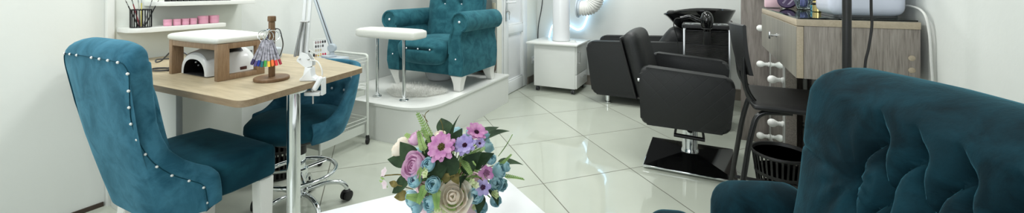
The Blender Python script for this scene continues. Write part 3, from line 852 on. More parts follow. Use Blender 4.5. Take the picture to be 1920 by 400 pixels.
# ------------------------------------------------------------------ white wire trolley
t = thing('wire_trolley', 'white metal wire trolley on black castors beside the podium', 'trolley', (-2.45, 1.95, 0))
xa, xb, ya, yb = -2.68, -2.225, 1.765, 2.165
for x in (xa, xb):
    for y in (ya, yb):
        bm = B(); cyl(bm, (x, y, .045), (x, y, .60), .0095, 12); lg = obj('post', bm, MT['greypanel'], t)
        bm = B(); c_ = V((x, y, .024)); lathe(bm, [(.018, -.011), (.0235, -.008), (.0235, .008), (.018, .011)], c_, 16, frame_z((1, .5, 0))); lathe(bm, [(.013, .012), (.014, .03), (.008, .046)], c_, 12); obj('castor', bm, MT['rubber'], lg)
for y in (yb,):
    bm = B(); tube(bm, fillet([(xb, y, .601), (xb, y, .655), (xa, y, .655), (xa, y, .601)], .05, 6), .0095, 10); obj('push_handle', bm, MT['greypanel'], t)
def tray(z, h):
    bm = B()
    box(bm, xa + .012, xb - .012, ya + .012, ya + .014, z, z + h); box(bm, xa + .012, xb - .012, yb - .014, yb - .012, z, z + h)
    box(bm, xa + .012, xa + .014, ya + .012, yb - .012, z, z + h); box(bm, xb - .014, xb - .012, ya + .012, yb - .012, z, z + h)
    for i in range(20):
        y = ya + .02 + (yb - ya - .04) * i / 19; cyl(bm, (xa + .013, y, z + .003), (xb - .013, y, z + .003), .0018, 6)
    for i in range(4):
        x = xa + .06 + (xb - xa - .12) * i / 3; cyl(bm, (x, ya + .013, z), (x, yb - .013, z), .0022, 6)
    for zz in (z + h + .025, z + h + .05):
        tube(bm, fillet([(xa, ya, zz), (xb, ya, zz), (xb, yb, zz), (xa, yb, zz), (xa, ya, zz)], .0), .0025, 6)
    return bm
obj('tray', tray(.085, .062), MT['greypanel'], t); obj('tray', tray(.36, .04), MT['greypanel'], t); obj('tray', tray(.555, .03), MT['greypanel'], t)
# cables that hang behind the trolley
bm = B()
tube(bm, spline([(-2.76, 2.13, .62), (-2.75, 2.16, .4), (-2.74, 2.18, .2), (-2.72, 2.22, .03), (-2.71, 2.20, .005)], 6), .004, 8)
tag(obj('power_cable', bm, MT['whitecable'], None, 40, (-2.75, 2.17, .3)), 'white cable hanging down the wall behind the wire trolley', 'cable')

# light-grey magnifier lamp on the trolley
t = thing('arm_lamp', 'pale grey swing-arm lamp standing on the wire trolley', 'lamp', (-2.44, 2.02, .60))
bm = B(); prism(bm, roundpoly([(-2.545, 1.965), (-2.345, 1.965), (-2.345, 2.11), (-2.545, 2.11)], .012, 3), .587, .640, bev=.004); obj('base_box', bm, MT['greyplastic'], t)
bm = B(); box(bm, -2.50, -2.43, 1.99, 2.07, .6402, .655, .004); cyl(bm, (-2.457, 2.05, .655), (-2.457, 2.05, .675), .016, 14); obj('mount', bm, MT['greyplastic'], t)
bm = B(); p = V((-2.457, 2.05, .706)); lathe(bm, [(.026, -.018), (.030, -.014), (.030, .014), (.026, .018)], p, 24, frame_z(CF)); obj('pivot_disc', bm, MT['greyplastic'], t)
ad_ = (V((-2.57, 1.995, 1.075)) - p)
bm = B(); m = M4.Translation(p + ad_ * .06) @ frame_z(ad_); box(bm, -.006, .006, -.017, .017, 0, ad_.length * 1.15, .003, mat=m); arm_ = obj('arm', bm, MT['greyplastic'], t)
bm = B()
box(bm, -.0072, .0072, -.0035, .0035, .01, ad_.length * 1.12, .0, mat=m); obj('arm_groove', bm, MT['darkgrey'], arm_)
q = p + ad_ * 1.2
bm = B(); m = M4.Translation(q) @ frame_z(V((.35, .15, .5))); box(bm, -.006, .006, -.017, .017, 0, .42, .003, mat=m); obj('arm', bm, MT['greyplastic'], t)
bm = B(); e_ = q + V((.35, .15, .5)).normalized() * .43; lathe(bm, [(.06, 0), (.09, .006), (.095, .02), (.07, .03)], e_ + V((.06, .02, -.02)), 28); obj('lamp_head', bm, MT['greyplastic'], t)
bm = B(); tube(bm, spline([(-2.50, 2.03, .648), (-2.56, 2.0, .66), (-2.60, 1.99, .68), (-2.66, 2.0, .70)], 5), .003, 6); obj('cord', bm, MT['whitecable'], t)
# framed card with nail samples leaning on the trolley tray
t = thing('sample_frame', 'small white picture frame with nail design samples on the trolley', 'picture frame', (-2.62, 2.0, .60))
fc = V((-2.60, 2.075, .60)); fr = CR.copy(); fu = (V((0, 0, 1)) + CF * .22 - CR * .13).normalized(); fr = (fr - fu * fr.dot(fu)).normalized(); fn_ = fr.cross(fu)
mF = M4(((fr.x, fn_.x, fu.x, fc.x), (fr.y, fn_.y, fu.y, fc.y), (fr.z, fn_.z, fu.z, fc.z), (0, 0, 0, 1)))
bm = B(); w2, h2 = .058, .165
box(bm, -w2, w2, -.004, .006, 0, .01, .001, mat=mF); box(bm, -w2, w2, -.004, .006, h2 - .01, h2, .001, mat=mF); box(bm, -w2, -w2 + .009, -.004, .006, .0095, h2 - .0095, .001, mat=mF); box(bm, w2 - .009, w2, -.004, .006, .0095, h2 - .0095, .001, mat=mF)
obj('frame', bm, MT['white'], t)
card = obj('card', box(B(), -w2 + .009, w2 - .009, .001, .004, .0095, h2 - .0095, mat=mF), MT['paper'], t, 0)
rr_ = random.Random(3)
for row, (z, cols) in enumerate(((.138, [(150, 130, 130)] * 3 + [(40, 40, 44)] * 2), (.108, [(60, 60, 60), (90, 90, 90), (170, 170, 170), (80, 80, 84)]), (.078, [(200, 190, 170)] * 3), (.042, [(200, 150, 110), (230, 200, 70), (240, 190, 60), (200, 40, 80), (190, 30, 70)]))):
    for k, c in enumerate(cols):
        x = -.038 + k * .0175
        bm = B(); prism(bm, [(x + .0065 * cos(q), z + .011 * sin(q)) for q in [2 * pi * i / 12 for i in range(12)]], .0042, .0054, lambda u, v, w: mF @ V((u, w, v))); obj('nail_sample', bm, col('nail_%d_%d' % (row, k), c, .3), card)
# two tiny black bottles beside the frame
for (p, s_, lb) in (((-2.665, 2.02, .587), 1., 'taller tiny black bottle left of the sample frame'), ((-2.632, 2.035, .587), .75, 'shorter tiny black bottle touching the sample frame')):
    t = thing('dropper_bottle', lb, 'bottle', p, group='tiny bottles on the trolley', local=True)
    obj('body', lathe(B(), [(.011 * s_, .0), (.012 * s_, .003), (.012 * s_, .05 * s_), (.005, .056 * s_)], n=14), MT['blackgloss'], t)
    obj('cap', lathe(B(), [(.0055, .0562 * s_), (.0065, .06 * s_), (.0045, .088 * s_)], n=12), MT['blackplastic'], t)
# ================================================================== MIDDLE: podium with the pedicure chair
t = thing('podium', 'white podium with rounded corners under the pedicure armchair', 'podium', (-2.3, 2.95, 0))
pp = [(-2.826, 3.745), (-2.826, 2.245), (-1.78, 2.245), (-1.78, 3.595), (-1.976, 3.595), (-1.976, 3.745)]
obj('riser', prism(B(), roundpoly(pp, [0, .36, .26, 0, 0, 0], 16), .0, .2615), MT['white'], t)
pp2 = [(-2.826, 3.745), (-2.826, 2.235), (-1.768, 2.235), (-1.768, 3.595), (-1.976, 3.595), (-1.976, 3.745)]
obj('top', prism(B(), roundpoly(pp2, [0, .36, .27, 0, 0, 0], 16), .262, .28, bev=.002), MT['white'], t)

PZ = .28
PX = -2.172
t = thing('pedicure_armchair', 'teal velvet rolled-arm armchair with white legs on the podium', 'armchair', (PX, 3.05, PZ))
# arms: a rolled top over a waisted side
def armprof(s):
    c = V((.372, .865)); r = .088
    pts = [(.26, .417), (.385, .417), (.398, .50), (.401, .56), (.392, .65), (.375, .735), (.385, .782)]
    a0, a1 = R(-62), R(232)
    pts += [(c.x + r * cos(a0 + (a1 - a0) * i / 18), c.y + r * sin(a0 + (a1 - a0) * i / 18)) for i in range(19)]
    pts += [(.30, .77), (.268, .70), (.262, .60)]
    return [(PX + s * x, z) for x, z in pts]
for s in (1, -1):
    bm = B(); P_ = armprof(s)
    cxm = PX + s * .34
    ys = [(2.735, .95), (2.745, .985), (2.76, 1.), (3.0, 1.), (3.2, 1.), (3.325, 1.), (3.34, .97)]
    loft(bm, [[(PX + s * .345 + (x - PX - s * .345) * k, y, .65 + (z - .65) * k) for x, z in P_] for y, k in ys])
    a_ = obj('arm', bm, MT['velvetgreen'], t, 35)
    # raised front facing band round the scroll
    bm = B(); c = V((PX + s * .372, .865)); path = [(PX + s * .268, 2.742, .60), (PX + s * .272, 2.738, .69), (PX + s * .29, 2.735, .76)]
    path += [(c.x + s * .076 * cos(q), 2.733, c.y + .076 * sin(q)) for q in [R(215) - R(285) * i / 20 for i in range(21)]]
    path += [(PX + s * .378, 2.738, .76), (PX + s * .372, 2.74, .70), (PX + s * .392, 2.742, .58), (PX + s * .395, 2.742, .50), (PX + s * .376, 2.742, .425)]
    tube(bm, path, .0105, 8); obj('front_band', bm, MT['velvetgreen'], t)
    stud('stud', t, (PX + s * .372, 2.731, .868), .011, MT['gem'])
    stud('stud', t, (PX + s * .335, 2.733, .56), .007, MT['gem'])
# body between the arms, seat cushion with its quilted apron, back
bm = B(); box(bm, PX - .265, PX + .265, 2.765, 3.38, .417, .57, .012); obj('frame', bm, MT['velvetgreen'], t)
bm = B()
def seatfn(p):
    x, y, z = p
    f = max(0, min(1, (.68 - z) / .17)); return (PX + (x - PX) * (1 - .17 * f * f), y + (0.0), z)
rbox(bm, (PX, 2.97, .60), (.255, .29, .09), .055, 22, (0, .02, .035), fn=lambda p: (lambda q: (q[0], q[1] + (.018 * exp(-((q[2] - .633) / .012) ** 2) if q[1] < 2.76 and abs(q[0] - PX) < .15 else 0), q[2] + .012 * sin((q[0] - PX) * 30) * 0))(seatfn(p)))
obj('seat_cushion', bm, MT['velvetgreen'], t, 60)
bm = B(); tube(bm, [(PX + x, 2.672, .633) for x in (-.13, -.065, 0, .065, .13)], .003, 6); obj('stitch_line', bm, MT['velvetdark'], t)
for x in (-.123, .0, .123): stud('stud', t, (PX + x, 2.668, .634), .0078, MT['gem'])
# tufted back
TN = [(x * .19 + (.095 if k % 2 == 0 else 0), .997 + .125 * k) for k in range(4) for x in (-2, -1, 0, 1)]
TN = [(x, z) for x, z in TN if abs(x) < .24]
def backin(x, z):
    pf = .07 * (1 - (x / .31) ** 4)
    dmin = 0
    for (a, b2) in TN:
        dmin += .034 * exp(-(((x - a) / .03) ** 2 + ((z - b2) / .03) ** 2))
    for i, (a, b2) in enumerate(TN):
        for (c, d2) in TN[i + 1:]:
            if abs(abs(d2 - b2) - .125) < .01 and abs(abs(c - a) - .095) < .01:
                v = V((c - a, d2 - b2)); w_ = V((x - a, z - b2)); u = max(0, min(1, w_.dot(v) / v.dot(v))); e = (w_ - v * u).length
                dmin += .010 * exp(-(e / .011) ** 2)
    return pf - min(dmin, .04)
bm = B(); secs = []
for i in range(61):
    u = -1 + 2 * i / 60; x = .305 * sin(u * pi / 2) * .4 + .305 * u * .6
    edge = sqrt(max(0., 1 - abs(x / .3055) ** 6))
    ztop = 1.50 - .10 * (x / .3) ** 2
    zs = [.60 + (ztop - .60) * k / 60 for k in range(61)]
    lean = lambda z: (z - .6) * .17
    sec = [(PX + x, 3.16 + lean(z) - backin(x, z) * edge, z) for z in zs]
    sec += [(PX + x, 3.16 + lean(ztop) + .07 - .075 * cos(q) * edge, ztop + .05 * sin(q) * edge) for q in (pi * j / 6 for j in range(1, 6))]
    sec += [(PX + x, 3.23 + lean(z) + .045 * edge, z) for z in (ztop, 1.0, .60)]
    secs.append(sec)
loft(bm, secs); obj('backrest', bm, MT['velvetgreen'], t, 60)
for (a, b2) in TN:
    stud('stud', t, (PX + a, 3.16 + (b2 - .6) * .17 - backin(a, b2) - .004, b2), .009, MT['gem'], (0, -1, .17))
# white sabre legs
for sx in (1, -1):
    for (y, sy, nm) in ((2.80, -1, 'f'), (3.30, 1, 'r')):
        bm = B(); secs = []
        for k in range(7):
            u = k / 6; z = PZ + .001 + (.416 - PZ - .001) * u
            xo = PX + sx * (.33 + .0 * u) + sx * .016 * (1 - u) ** 2 * (-1 if nm == 'f' else 0); yo = y + sy * .05 * (1 - u) ** 1.6 * (1 if nm == 'r' else -.35)
            w_ = .034 + .03 * u ** 2; v_ = .030 + .014 * u
            secs.append([(xo - w_, yo - v_, z), (xo + w_ * .75, yo - v_, z), (xo + w_ * .75, yo + v_, z), (xo - w_, yo + v_, z)])
        loft(bm, secs); bmesh.ops.bevel(bm, geom=[e for e in bm.edges], offset=.003, segments=1, affect='EDGES'); obj('leg', bm, MT['whitepaint'], t)

# hand / foot stand on two chrome posts
t = thing('leg_rest_stand', 'white padded rest on two chrome posts in front of the teal armchair', 'rest', (-2.21, 2.39, PZ))
bm = B(); rbox(bm, (-2.213, 2.39, .792), (.298, .085, .034), .024, 10, (0, 0, .008)); obj('pad', bm, MT['whiteleather'], t, 60)
for x in (-2.352, -2.078):
    bm = B(); lathe(bm, [(.034, .281), (.036, .284), (.034, .288), (.018, .290), (.018, .302), (.0125, .304), (.0125, .7585)], (x, 2.39, 0), 20); obj('post', bm, MT['chrome'], t)

# white fur mat on the podium
t = thing('fur_mat', 'white long-haired fur mat lying on the podium', 'mat', (-2.2, 2.62, PZ))
rf = random.Random(5)
bm = B()
fcx, fcy = -2.185, 2.65
ed = lambda q: 1 + .08 * sin(3 * q + .5) + .05 * sin(7 * q)
lathe(bm, [(.0, PZ + .014), (.5, PZ + .012), (.93, PZ + .006), (1, PZ + .0008)], (0, 0, 0), 48)
for v in bm.verts:
    q = math.atan2(v.co.y, v.co.x); v.co.x, v.co.y = fcx + v.co.x * .25 * ed(q), fcy + v.co.y * .19 * ed(q)
obj('hide', bm, MT['fur'], t, 60)
bm = B()
for i in range(5200):
    q = rf.uniform(0, 2 * pi); r_ = sqrt(rf.random())
    x, y = fcx + .25 * ed(q) * r_ * cos(q), fcy + .19 * ed(q) * r_ * sin(q)
    out = V((cos(q), sin(q), 0)) * (.35 + .8 * r_ ** 3) + V((rf.gauss(0, .5), rf.gauss(0, .5), 0))
    L_ = rf.uniform(.03, .055); p0 = V((x, y, PZ + .004)); up = V((0, 0, 1)) * rf.uniform(.35, .95)
    d1 = (out * .5 + up).normalized(); p1 = p0 + d1 * L_ * .55; p2 = p1 + (d1 + V((out.x, out.y, 0)) * .7 - V((0, 0, .55))).normalized() * L_ * .55
    p2.z = max(p2.z, PZ + .003)
    s_ = V((-d1.y, d1.x, 0)); s_ = s_.normalized() * .0016 if s_.length > 1e-3 else V((.0016, 0, 0))
    a, b_, c, d_, e_ = bm.verts.new(p0 + s_), bm.verts.new(p0 - s_), bm.verts.new(p1 - s_ * .7), bm.verts.new(p1 + s_ * .7), bm.verts.new(p2)
    bm.faces.new((a, b_, c, d_)); bm.faces.new((d_, c, e_))
o = obj('pile', bm, MT['fur'], t, 0); o['kind'] = 'stuff'

# brown cushion leaning behind the armchair
bm = B(); mB = M4.Translation((-2.02, 3.53, .475)) @ M4.Rotation(R(-6), 4, 'X')
rbox(bm, (0, 0, 0), (.135, .055, .185), .05, 12, (.0, .03, 0), mat=mB, fn=lambda p: (p[0] * (1 - .28 * (p[2] + .18)), p[1], p[2]))
tag(obj('boucle_cushion', bm, MT['brownfur'], None, 60, (-2.02, 3.53, .28)), 'dark brown nubby cushion standing behind the right arm of the teal armchair', 'cushion')
# pale foot basin under the armchair
t = thing('foot_basin', 'white basin on the podium under the teal armchair', 'basin', (-2.28, 3.12, PZ))
bm = B(); lathe(bm, [(0, .284), (.105, .284), (.12, .30), (.145, .375), (.155, .38), (.155, .385), (.14, .385), (.112, .305), (0, .30)], (-2.28, 3.12, 0), 32); obj('bowl', bm, MT['whitegloss'], t)
bm = B(); tube(bm, spline([(-2.28 + .15, 3.04, .378), (-2.28 + .18, 3.06, .37), (-2.28 + .185, 3.12, .368), (-2.28 + .18, 3.18, .37), (-2.28 + .15, 3.20, .378)], 5), .006, 8); obj('grip', bm, MT['whitegloss'], t)

# switch on the pier and socket by the door
t = thing('light_switch', 'beige light switch on the cream wall beside the door', 'switch', (-1.945, 3.598, .96))
bm = B(); box(bm, -1.968, -1.928, 3.591, 3.5995, .918, 1.0, .004); obj('plate', bm, MT['beigeplast'], t)
bm = B(); box(bm, -1.962, -1.934, 3.587, 3.5905, .93, .988, .003); obj('rocker', bm, MT['beigeplast'], t)
t = thing('wall_socket', 'white wall socket low beside the white door', 'socket', (DX + .006, 4.55, .27))
bm = B(); box(bm, DX + .001, DX + .012, 4.50, 4.585, .225, .31, .004); obj('plate', bm, MT['whitepvc'], t)
bm = B(); cyl(bm, (DX + .0125, 4.5425, .2675), (DX + .026, 4.5425, .2675), .024, 18); obj('plug', bm, MT['whitecable'], t)
bm = B(); tube(bm, spline([(-1.80, BY - .008, 2.4), (-1.805, BY - .008, 1.6), (-1.83, BY - .008, 1.05), (-1.85, BY - .008, .88), (-1.885, BY - .008, .70), (-1.895, BY - .01, .52), (-1.89, BY - .02, .42), (-1.88, BY - .03, .32)], 6), .0055, 8)
tag(obj('wall_cable', bm, MT['cloud'], None, 40, (-1.85, BY, .8)), 'dark cable running down the back wall beside the door', 'cable')

# ------------------------------------------------------------------ white cabinet with the column
t = thing('side_cabinet', 'white cabinet on small castors by the back wall', 'cabinet', (-1.48, 4.35, 0))
bm = B(); box(bm, -1.722, -1.245, 4.13, 4.56, .062, .53, .002); obj('body', bm, MT['white'], t)
bm = B(); box(bm, -1.80, -1.205, 4.075, 4.61, .531, .55, .003); obj('top', bm, MT['white'], t)
bm = B(); box(bm, -1.2445, -1.228, 4.135, 4.555, .22, .528, .002); dr_ = obj('door', bm, MT['white'], t)
bm = B(); box(bm, -1.2445, -1.228, 4.135, 4.555, .066, .215, .002); dw_ = obj('drawer', bm, MT['white'], t)
bm = B(); tube(bm, fillet([(-1.228, 4.185, .34), (-1.203, 4.185, .34), (-1.203, 4.185, .46), (-1.228, 4.185, .46)], .008), .004, 8); obj('handle', bm, MT['alu'], dr_)
bm = B(); tube(bm, fillet([(-1.228, 4.29, .175), (-1.203, 4.29, .175), (-1.203, 4.40, .175), (-1.228, 4.40, .175)], .008), .004, 8); obj('handle', bm, MT['alu'], dw_)
for x in (-1.69, -1.28):
    for y in (4.165, 4.52):
        bm = B(); c_ = V((x, y, .024))
        for s_ in (-1, 1): lathe(bm, [(.018, -.007), (.023, -.005), (.023, .005), (.018, .007)], c_ + V((.011 * s_, 0, 0)), 14, frame_z((1, .0, 0)))
        lathe(bm, [(.014, .02), (.016, .035), (.02, .052), (.02, .061)], c_ - V((0, 0, .024)), 12); obj('castor', bm, MT['darkgrey'], t)
t = thing('extractor_column', 'tall white round column standing on the white cabinet', 'column', (-1.475, 4.35, .55))
bm = B(); lathe(bm, [(.099, .557), (.099, 1.9), (.09, 1.93), (.0, 1.931)], (-1.475, 4.35, 0), 40); obj('tube', bm, MT['whitegloss'], t)
bm = B(); lathe(bm, [(.101, .5505), (.102, .552), (.102, .5565), (.098, .5568)], (-1.475, 4.35, 0), 40); obj('base_ring', bm, MT['alu'], t)
bm = B(); tube(bm, spline([(-1.36, 4.26, .554), (-1.33, 4.25, .556), (-1.30, 4.28, .575), (-1.29, 4.30, .556), (-1.31, 4.33, .554), (-1.34, 4.31, .57), (-1.335, 4.28, .556), (-1.29, 4.26, .554), (-1.27, 4.29, .554)], 6), .003, 6)
tag(obj('thin_lead', bm, MT['whitecable'], None, 40, (-1.32, 4.29, .55)), 'thin pale lead coiled on the cabinet beside the column', 'cable')
# corrugated hose hanging behind
t = thing('corrugated_hose', 'white corrugated hose with a round flange hanging by the column', 'hose', (-1.2, 4.42, .93))
hp = spline([(-1.272, 4.42, .925), (-1.20, 4.42, .925), (-1.13, 4.42, .955), (-1.085, 4.42, 1.03), (-1.07, 4.42, 1.15), (-1.07, 4.42, 1.5), (-1.07, 4.42, 2.69)], 22)
# denser even sampling so that each ridge shows
ev = [hp[0]]
for p in hp[1:]:
    while (p - ev[-1]).length > .0055: ev.append(ev[-1] + (p - ev[-1]).normalized() * .0055)
bm = B(); tube(bm, ev, [.078 + (.007 if (i // 2) % 2 else -.002) for i in range(len(ev))], 24); obj('hose', bm, MT['whitepaint'], t, 60)
bm = B(); lathe(bm, [(.095, 0), (.108, .003), (.108, .016), (.088, .02), (.088, .04)], (-1.305, 4.42, .925), 32, frame_z((1, .0, 0))); obj('flange', bm, MT['greyplastic'], t)

# neon script on the back wall
NP = [(-1.745, .46), (-1.729, .56), (-1.687, .69), (-1.597, .765), (-1.487, .712), (-1.42, .675), (-1.361, .655), (-1.295, .70), (-1.243, .842), (-1.252, .91), (-1.269, .98), (-1.225, 1.03), (-1.15, 1.018), (-1.11, .985), (-1.06, 1.02), (-1.032, 1.08), (-1.055, 1.163), (-1.050, 1.26), (-1.087, 1.366), (-1.148, 1.44), (-1.122, 1.50), (-1.07, 1.51), (-.984, 1.473), (-.90, 1.515), (-.86, 1.62), (-.93, 1.72), (-1.03, 1.69)]
t = thing('neon_sign', 'pale blue neon line bent in loose script on the back wall', 'neon sign', (-1.3, BY, .9))
bm = B(); tube(bm, spline([(x, BY - .034, z) for x, z in NP], 8), .0105, 10); obj('tube', bm, MT['neon'], t)
for i in (2, 6, 10, 15, 18, 22):
    x, z = NP[i]; bm = B(); cyl(bm, (x, BY - .0005, z), (x, BY - .0245, z), .005, 8); obj('standoff', bm, MT['glass'], t)

# ------------------------------------------------------------------ shampoo unit
t = thing('shampoo_chair', 'black leatherette wash chair with boxy arms at the back wall', 'chair', (-.55, 4.27, 0))
def slabarm(y0, y1, poly, r_, bev, mat, name, par, k=8):
    bm = B(); prism(bm, roundpoly(poly, r_, k), y0, y1, lambda u, v, w: (u, w, v))
    es = [e for e in bm.edges if abs(e.verts[0].co.y - e.verts[1].co.y) < 1e-6]
    bmesh.ops.bevel(bm, geom=es, offset=bev, segments=4, affect='EDGES', profile=.5)
    return obj(name, bm, mat, par, 50)
AP = [(-1.015, .085), (-.08, .085), (-.08, .648), (-1.085, .612)]
slabarm(3.955, 4.07, AP, [.06, .05, .05, .085], .03, MT['leather'], 'arm', t)
slabarm(4.50, 4.615, AP, [.06, .05, .05, .085], .03, MT['leather'], 'arm', t)
bm = B(); rbox(bm, (-.66, 4.285, .40), (.34, .212, .07), .045, 10, (0, 0, .02)); obj('seat', bm, MT['leather'], t, 60)
bm = B(); box(bm, -.98, -.12, 4.075, 4.495, .12, .325, .01); obj('base', bm, MT['leather'], t)
bm = B(); mB = M4.Translation((-.33, 4.285, .555)) @ M4.Rotation(R(32), 4, 'Y'); rbox(bm, (0, 0, 0), (.075, .205, .215), .06, 12, (.025, 0, .01), mat=mB); obj('backrest', bm, MT['leather'], t, 60)
for x in (-.87, -.16):
    for y in (4.01, 4.56):
        bm = B(); lathe(bm, [(.03, .002), (.031, .006), (.031, .015), (.022, .02), (.022, .084)], (x, y, 0), 18); obj('foot', bm, MT['chrome'], t)
# wash basin
t = thing('wash_basin', 'black ceramic wash basin on a pedestal behind the wash chair', 'basin', (.0, 4.3, 0))
def egg(cx, cy, rx, ry, z, n=36, neck=0.):
    out = []
    for i in range(n):
        q = 2 * pi * i / n; c, s_ = cos(q), sin(q)
        x = rx * c if c > 0 else rx * 1.25 * c; y = ry * s_ * (1 - .22 * max(0, -c))
        out.append(V((cx + x, cy + y, z - neck * max(0, -c) ** 2)))
    return out
bm = B()
loft(bm, [egg(.06, 4.3, .06, .06, .62), egg(.05, 4.3, .10, .10, .68), egg(.0, 4.3, .20, .20, .79, neck=.02), egg(-.01, 4.3, .262, .262, .90, neck=.035), egg(-.015, 4.3, .285, .285, .935, neck=.05), egg(-.015, 4.3, .283, .283, .945, neck=.05), egg(-.01, 4.3, .25, .25, .943, neck=.05), egg(0, 4.3, .22, .225, .90, neck=.035), egg(.02, 4.3, .17, .17, .80), egg(.05, 4.3, .06, .06, .74)])
obj('bowl', bm, MT['blackgloss'], t, 60)
bm = B(); lathe(bm, [(.10, .002), (.11, .01), (.07, .03), (.06, .60), (.075, .63)], (.06, 4.3, 0), 24); obj('pedestal', bm, MT['blackplastic'], t)
bm = B(); rbox(bm, (-.30, 4.3, .905), (.035, .085, .02), .018, 8, (0, 0, 0)); obj('neck_rest', bm, MT['rubber'], t, 60)

# ------------------------------------------------------------------ black salon trolley, with the dryer
t = thing('salon_trolley', 'black drawer trolley with ribbed fronts and aluminium posts', 'trolley', (.015, 3.73, 0))
ax0, ax1, ay0, ay1 = -.158, .192, 3.60, 3.87
MT['ribblack'] = ribbed('ribbed_black', (17, 17, 18), 34, .5)
for x in (ax0 + .008, ax1 - .008):
    for y in (ay0 + .008, ay1 - .008):
        bm = B(); box(bm, x - .008, x + .008, y - .008, y + .008, .07, .815, .002); obj('post', bm, MT['alu'], t)
bm = B(); box(bm, ax0 + .016, ax1 - .016, ay0 + .018, ay1 - .0, .09, .80, .003); obj('case', bm, MT['blackplastic'], t)
for i in range(6):
    z0 = .105 + i * .116
    bm = B(); box(bm, ax0 + .018, ax1 - .018, ay0 + .002, ay0 + .0175, z0, z0 + .109, .003); obj('drawer', bm, MT['ribblack'], t)
bm = B()
prism(bm, roundpoly([(ax0 - .008, ay0 - .012), (ax1 + .008, ay0 - .012), (ax1 + .008, ay1 + .01), (ax0 - .008, ay1 + .01)], .02, 4), .8155, .845, bev=.004)
obj('top_tray', bm, MT['blackplastic'], t)
for x in (-.085, .115):
    bm = B(); pts = [(x + .062 * cos(q), 3.69 + .05 * sin(q), .8468) for q in [2 * pi * i / 28 for i in range(28)]]; tube(bm, pts, .0035, 6, True); obj('tool_ring', bm, MT['chrome'], t)
for x in (ax0 + .02, ax1 - .02):
    for y in (ay0 + .02, ay1 - .02):
        bm = B(); c_ = V((x, y, .026)); lathe(bm, [(.02, -.012), (.0255, -.009), (.0255, .009), (.02, .012)], c_, 16, frame_z((1, .3, 0))); lathe(bm, [(.012, .02), (.014, .04), (.016, .0695)], c_ - V((0, 0, .026)), 12); obj('castor', bm, MT['rubber'], t)
bm = B(); tube(bm, [(.02 + .036 * cos(q), 3.535 + .036 * sin(q), .822) for q in [2 * pi * i / 24 for i in range(24)]], .005, 8, True); tube(bm, [(.02, 3.57, .822), (.02, 3.592, .822)], .006, 8); obj('dryer_holder', bm, MT['blackplastic'], t)
t = thing('hair_dryer', 'glossy black hair dryer hanging nozzle down in front of the black trolley', 'hair dryer', (.02, 3.535, .82))
bm = B(); lathe(bm, [(0, .962), (.018, .958), (.036, .94), (.046, .91), (.048, .875), (.042, .845), (.033, .83), (.0295, .822), (.029, .80)], (.02, 3.535, 0), 28); obj('barrel', bm, MT['blackgloss'], t, 60)
bm = B(); lathe(bm, [(.030, .7995), (.030, .76), (.032, .70), (.030, .695)], (.02, 3.535, 0), 24)
for v in bm.verts:
    if v.co.z < .75: v.co.y = 3.535 + (v.co.y - 3.535) * .45
obj('nozzle', bm, MT['blackplastic'], t, 60)
bm = B(); tube(bm, spline([(-.02, 3.535, .88), (-.06, 3.535, .895), (-.105, 3.535, .915), (-.15, 3.535, .905), (-.175, 3.535, .90)], 6), [.019] * 6 + [.0175] * 6 + [.016] * 6 + [.014] * 7, 14); obj('handle', bm, MT['blackgloss'], t)
bm = B(); tube(bm, spline([(-.178, 3.535, .899), (-.215, 3.535, .89), (-.225, 3.54, .83), (-.20, 3.56, .72), (-.19, 3.60, .5), (-.19, 3.64, .2), (-.20, 3.66, .008)], 6), .004, 8); obj('cord', bm, MT['rubber'], t)

# ------------------------------------------------------------------ hairdresser's chair
def quilt(name):
    m, nt, b = _new(name); N, Lk = nt.nodes, nt.links
    setp(b, Base_Color=s2l((18, 20, 21)), Roughness=.52)
    tc = N.new('ShaderNodeTexCoord'); sp = N.new('ShaderNodeSeparateXYZ'); Lk.new(tc.outputs['Object'], sp.inputs[0])
    def mm(op, a, c=None):
        n = N.new('ShaderNodeMath'); n.operation = op
        for i, q in enumerate((a, c)):
            if q is None: continue
            if isinstance(q, (int, float)): n.inputs[i].default_value = q
            else: Lk.new(q, n.inputs[i])
        return n.outputs[0]
    zz = mm('MULTIPLY', sp.outputs[2], 1.0)
    def line(v): return mm('ABSOLUTE', mm('SUBTRACT', mm('FRACT', mm('DIVIDE', v, .085)), .5))
    d_ = mm('MAXIMUM', line(mm('ADD', mm('MULTIPLY', sp.outputs[0], 1.), zz)), line(mm('SUBTRACT', mm('MULTIPLY', sp.outputs[0], 1.), zz)))
    mr = N.new('ShaderNodeMapRange'); mr.inputs[1].default_value = .5; mr.inputs[2].default_value = .45; Lk.new(d_, mr.inputs[0])
    bp = N.new('ShaderNodeBump'); bp.inputs['Strength'].default_value = .16; bp.inputs['Distance'].default_value = .004; Lk.new(mr.outputs[0], bp.inputs['Height'])
    Lk.new(bp.outputs[0], b.inputs['Normal'])
    return m
MT['quilt'] = quilt('quilted_leatherette')
t = thing('styling_chair', 'black quilted hairdressing chair on a square base plate', 'chair', (-.09, 2.9, 0))
AP = [(-.352, .305), (.132, .305), (.166, .626), (-.362, .662)]
slabarm(2.545, 2.63, AP, [.05, .05, .07, .06], .022, MT['quilt'], 'arm', t)
slabarm(3.15, 3.235, AP, [.05, .05, .07, .06], .022, MT['leather'], 'arm', t)
bm = B(); rbox(bm, (-.08, 2.89, .43), (.235, .255, .075), .05, 12, (0, 0, .02)); obj('seat', bm, MT['leather'], t, 60)
bm = B(); mB = M4.Translation((-.385, 2.89, .63)) @ M4.Rotation(R(-15), 4, 'Y'); rbox(bm, (0, 0, 0), (.055, .245, .225), .05, 14, (.012, 0, .01), mat=mB); obj('backrest', bm, MT['leather'], t, 60)
bm = B(); mB2 = M4.Translation((-.447, 2.89, .62)) @ M4.Rotation(R(-15), 4, 'Y'); rbox(bm, (0, 0, 0), (.008, .235, .205), .008, 8, (0, 0, 0), mat=mB2); obj('back_shell', bm, MT['blackplastic'], t, 60)
bm = B(); cyl(bm, (-.366, 2.60, .565), (-.376, 2.60, .565), .011, 14); obj('bolt', bm, MT['chrome'], t)
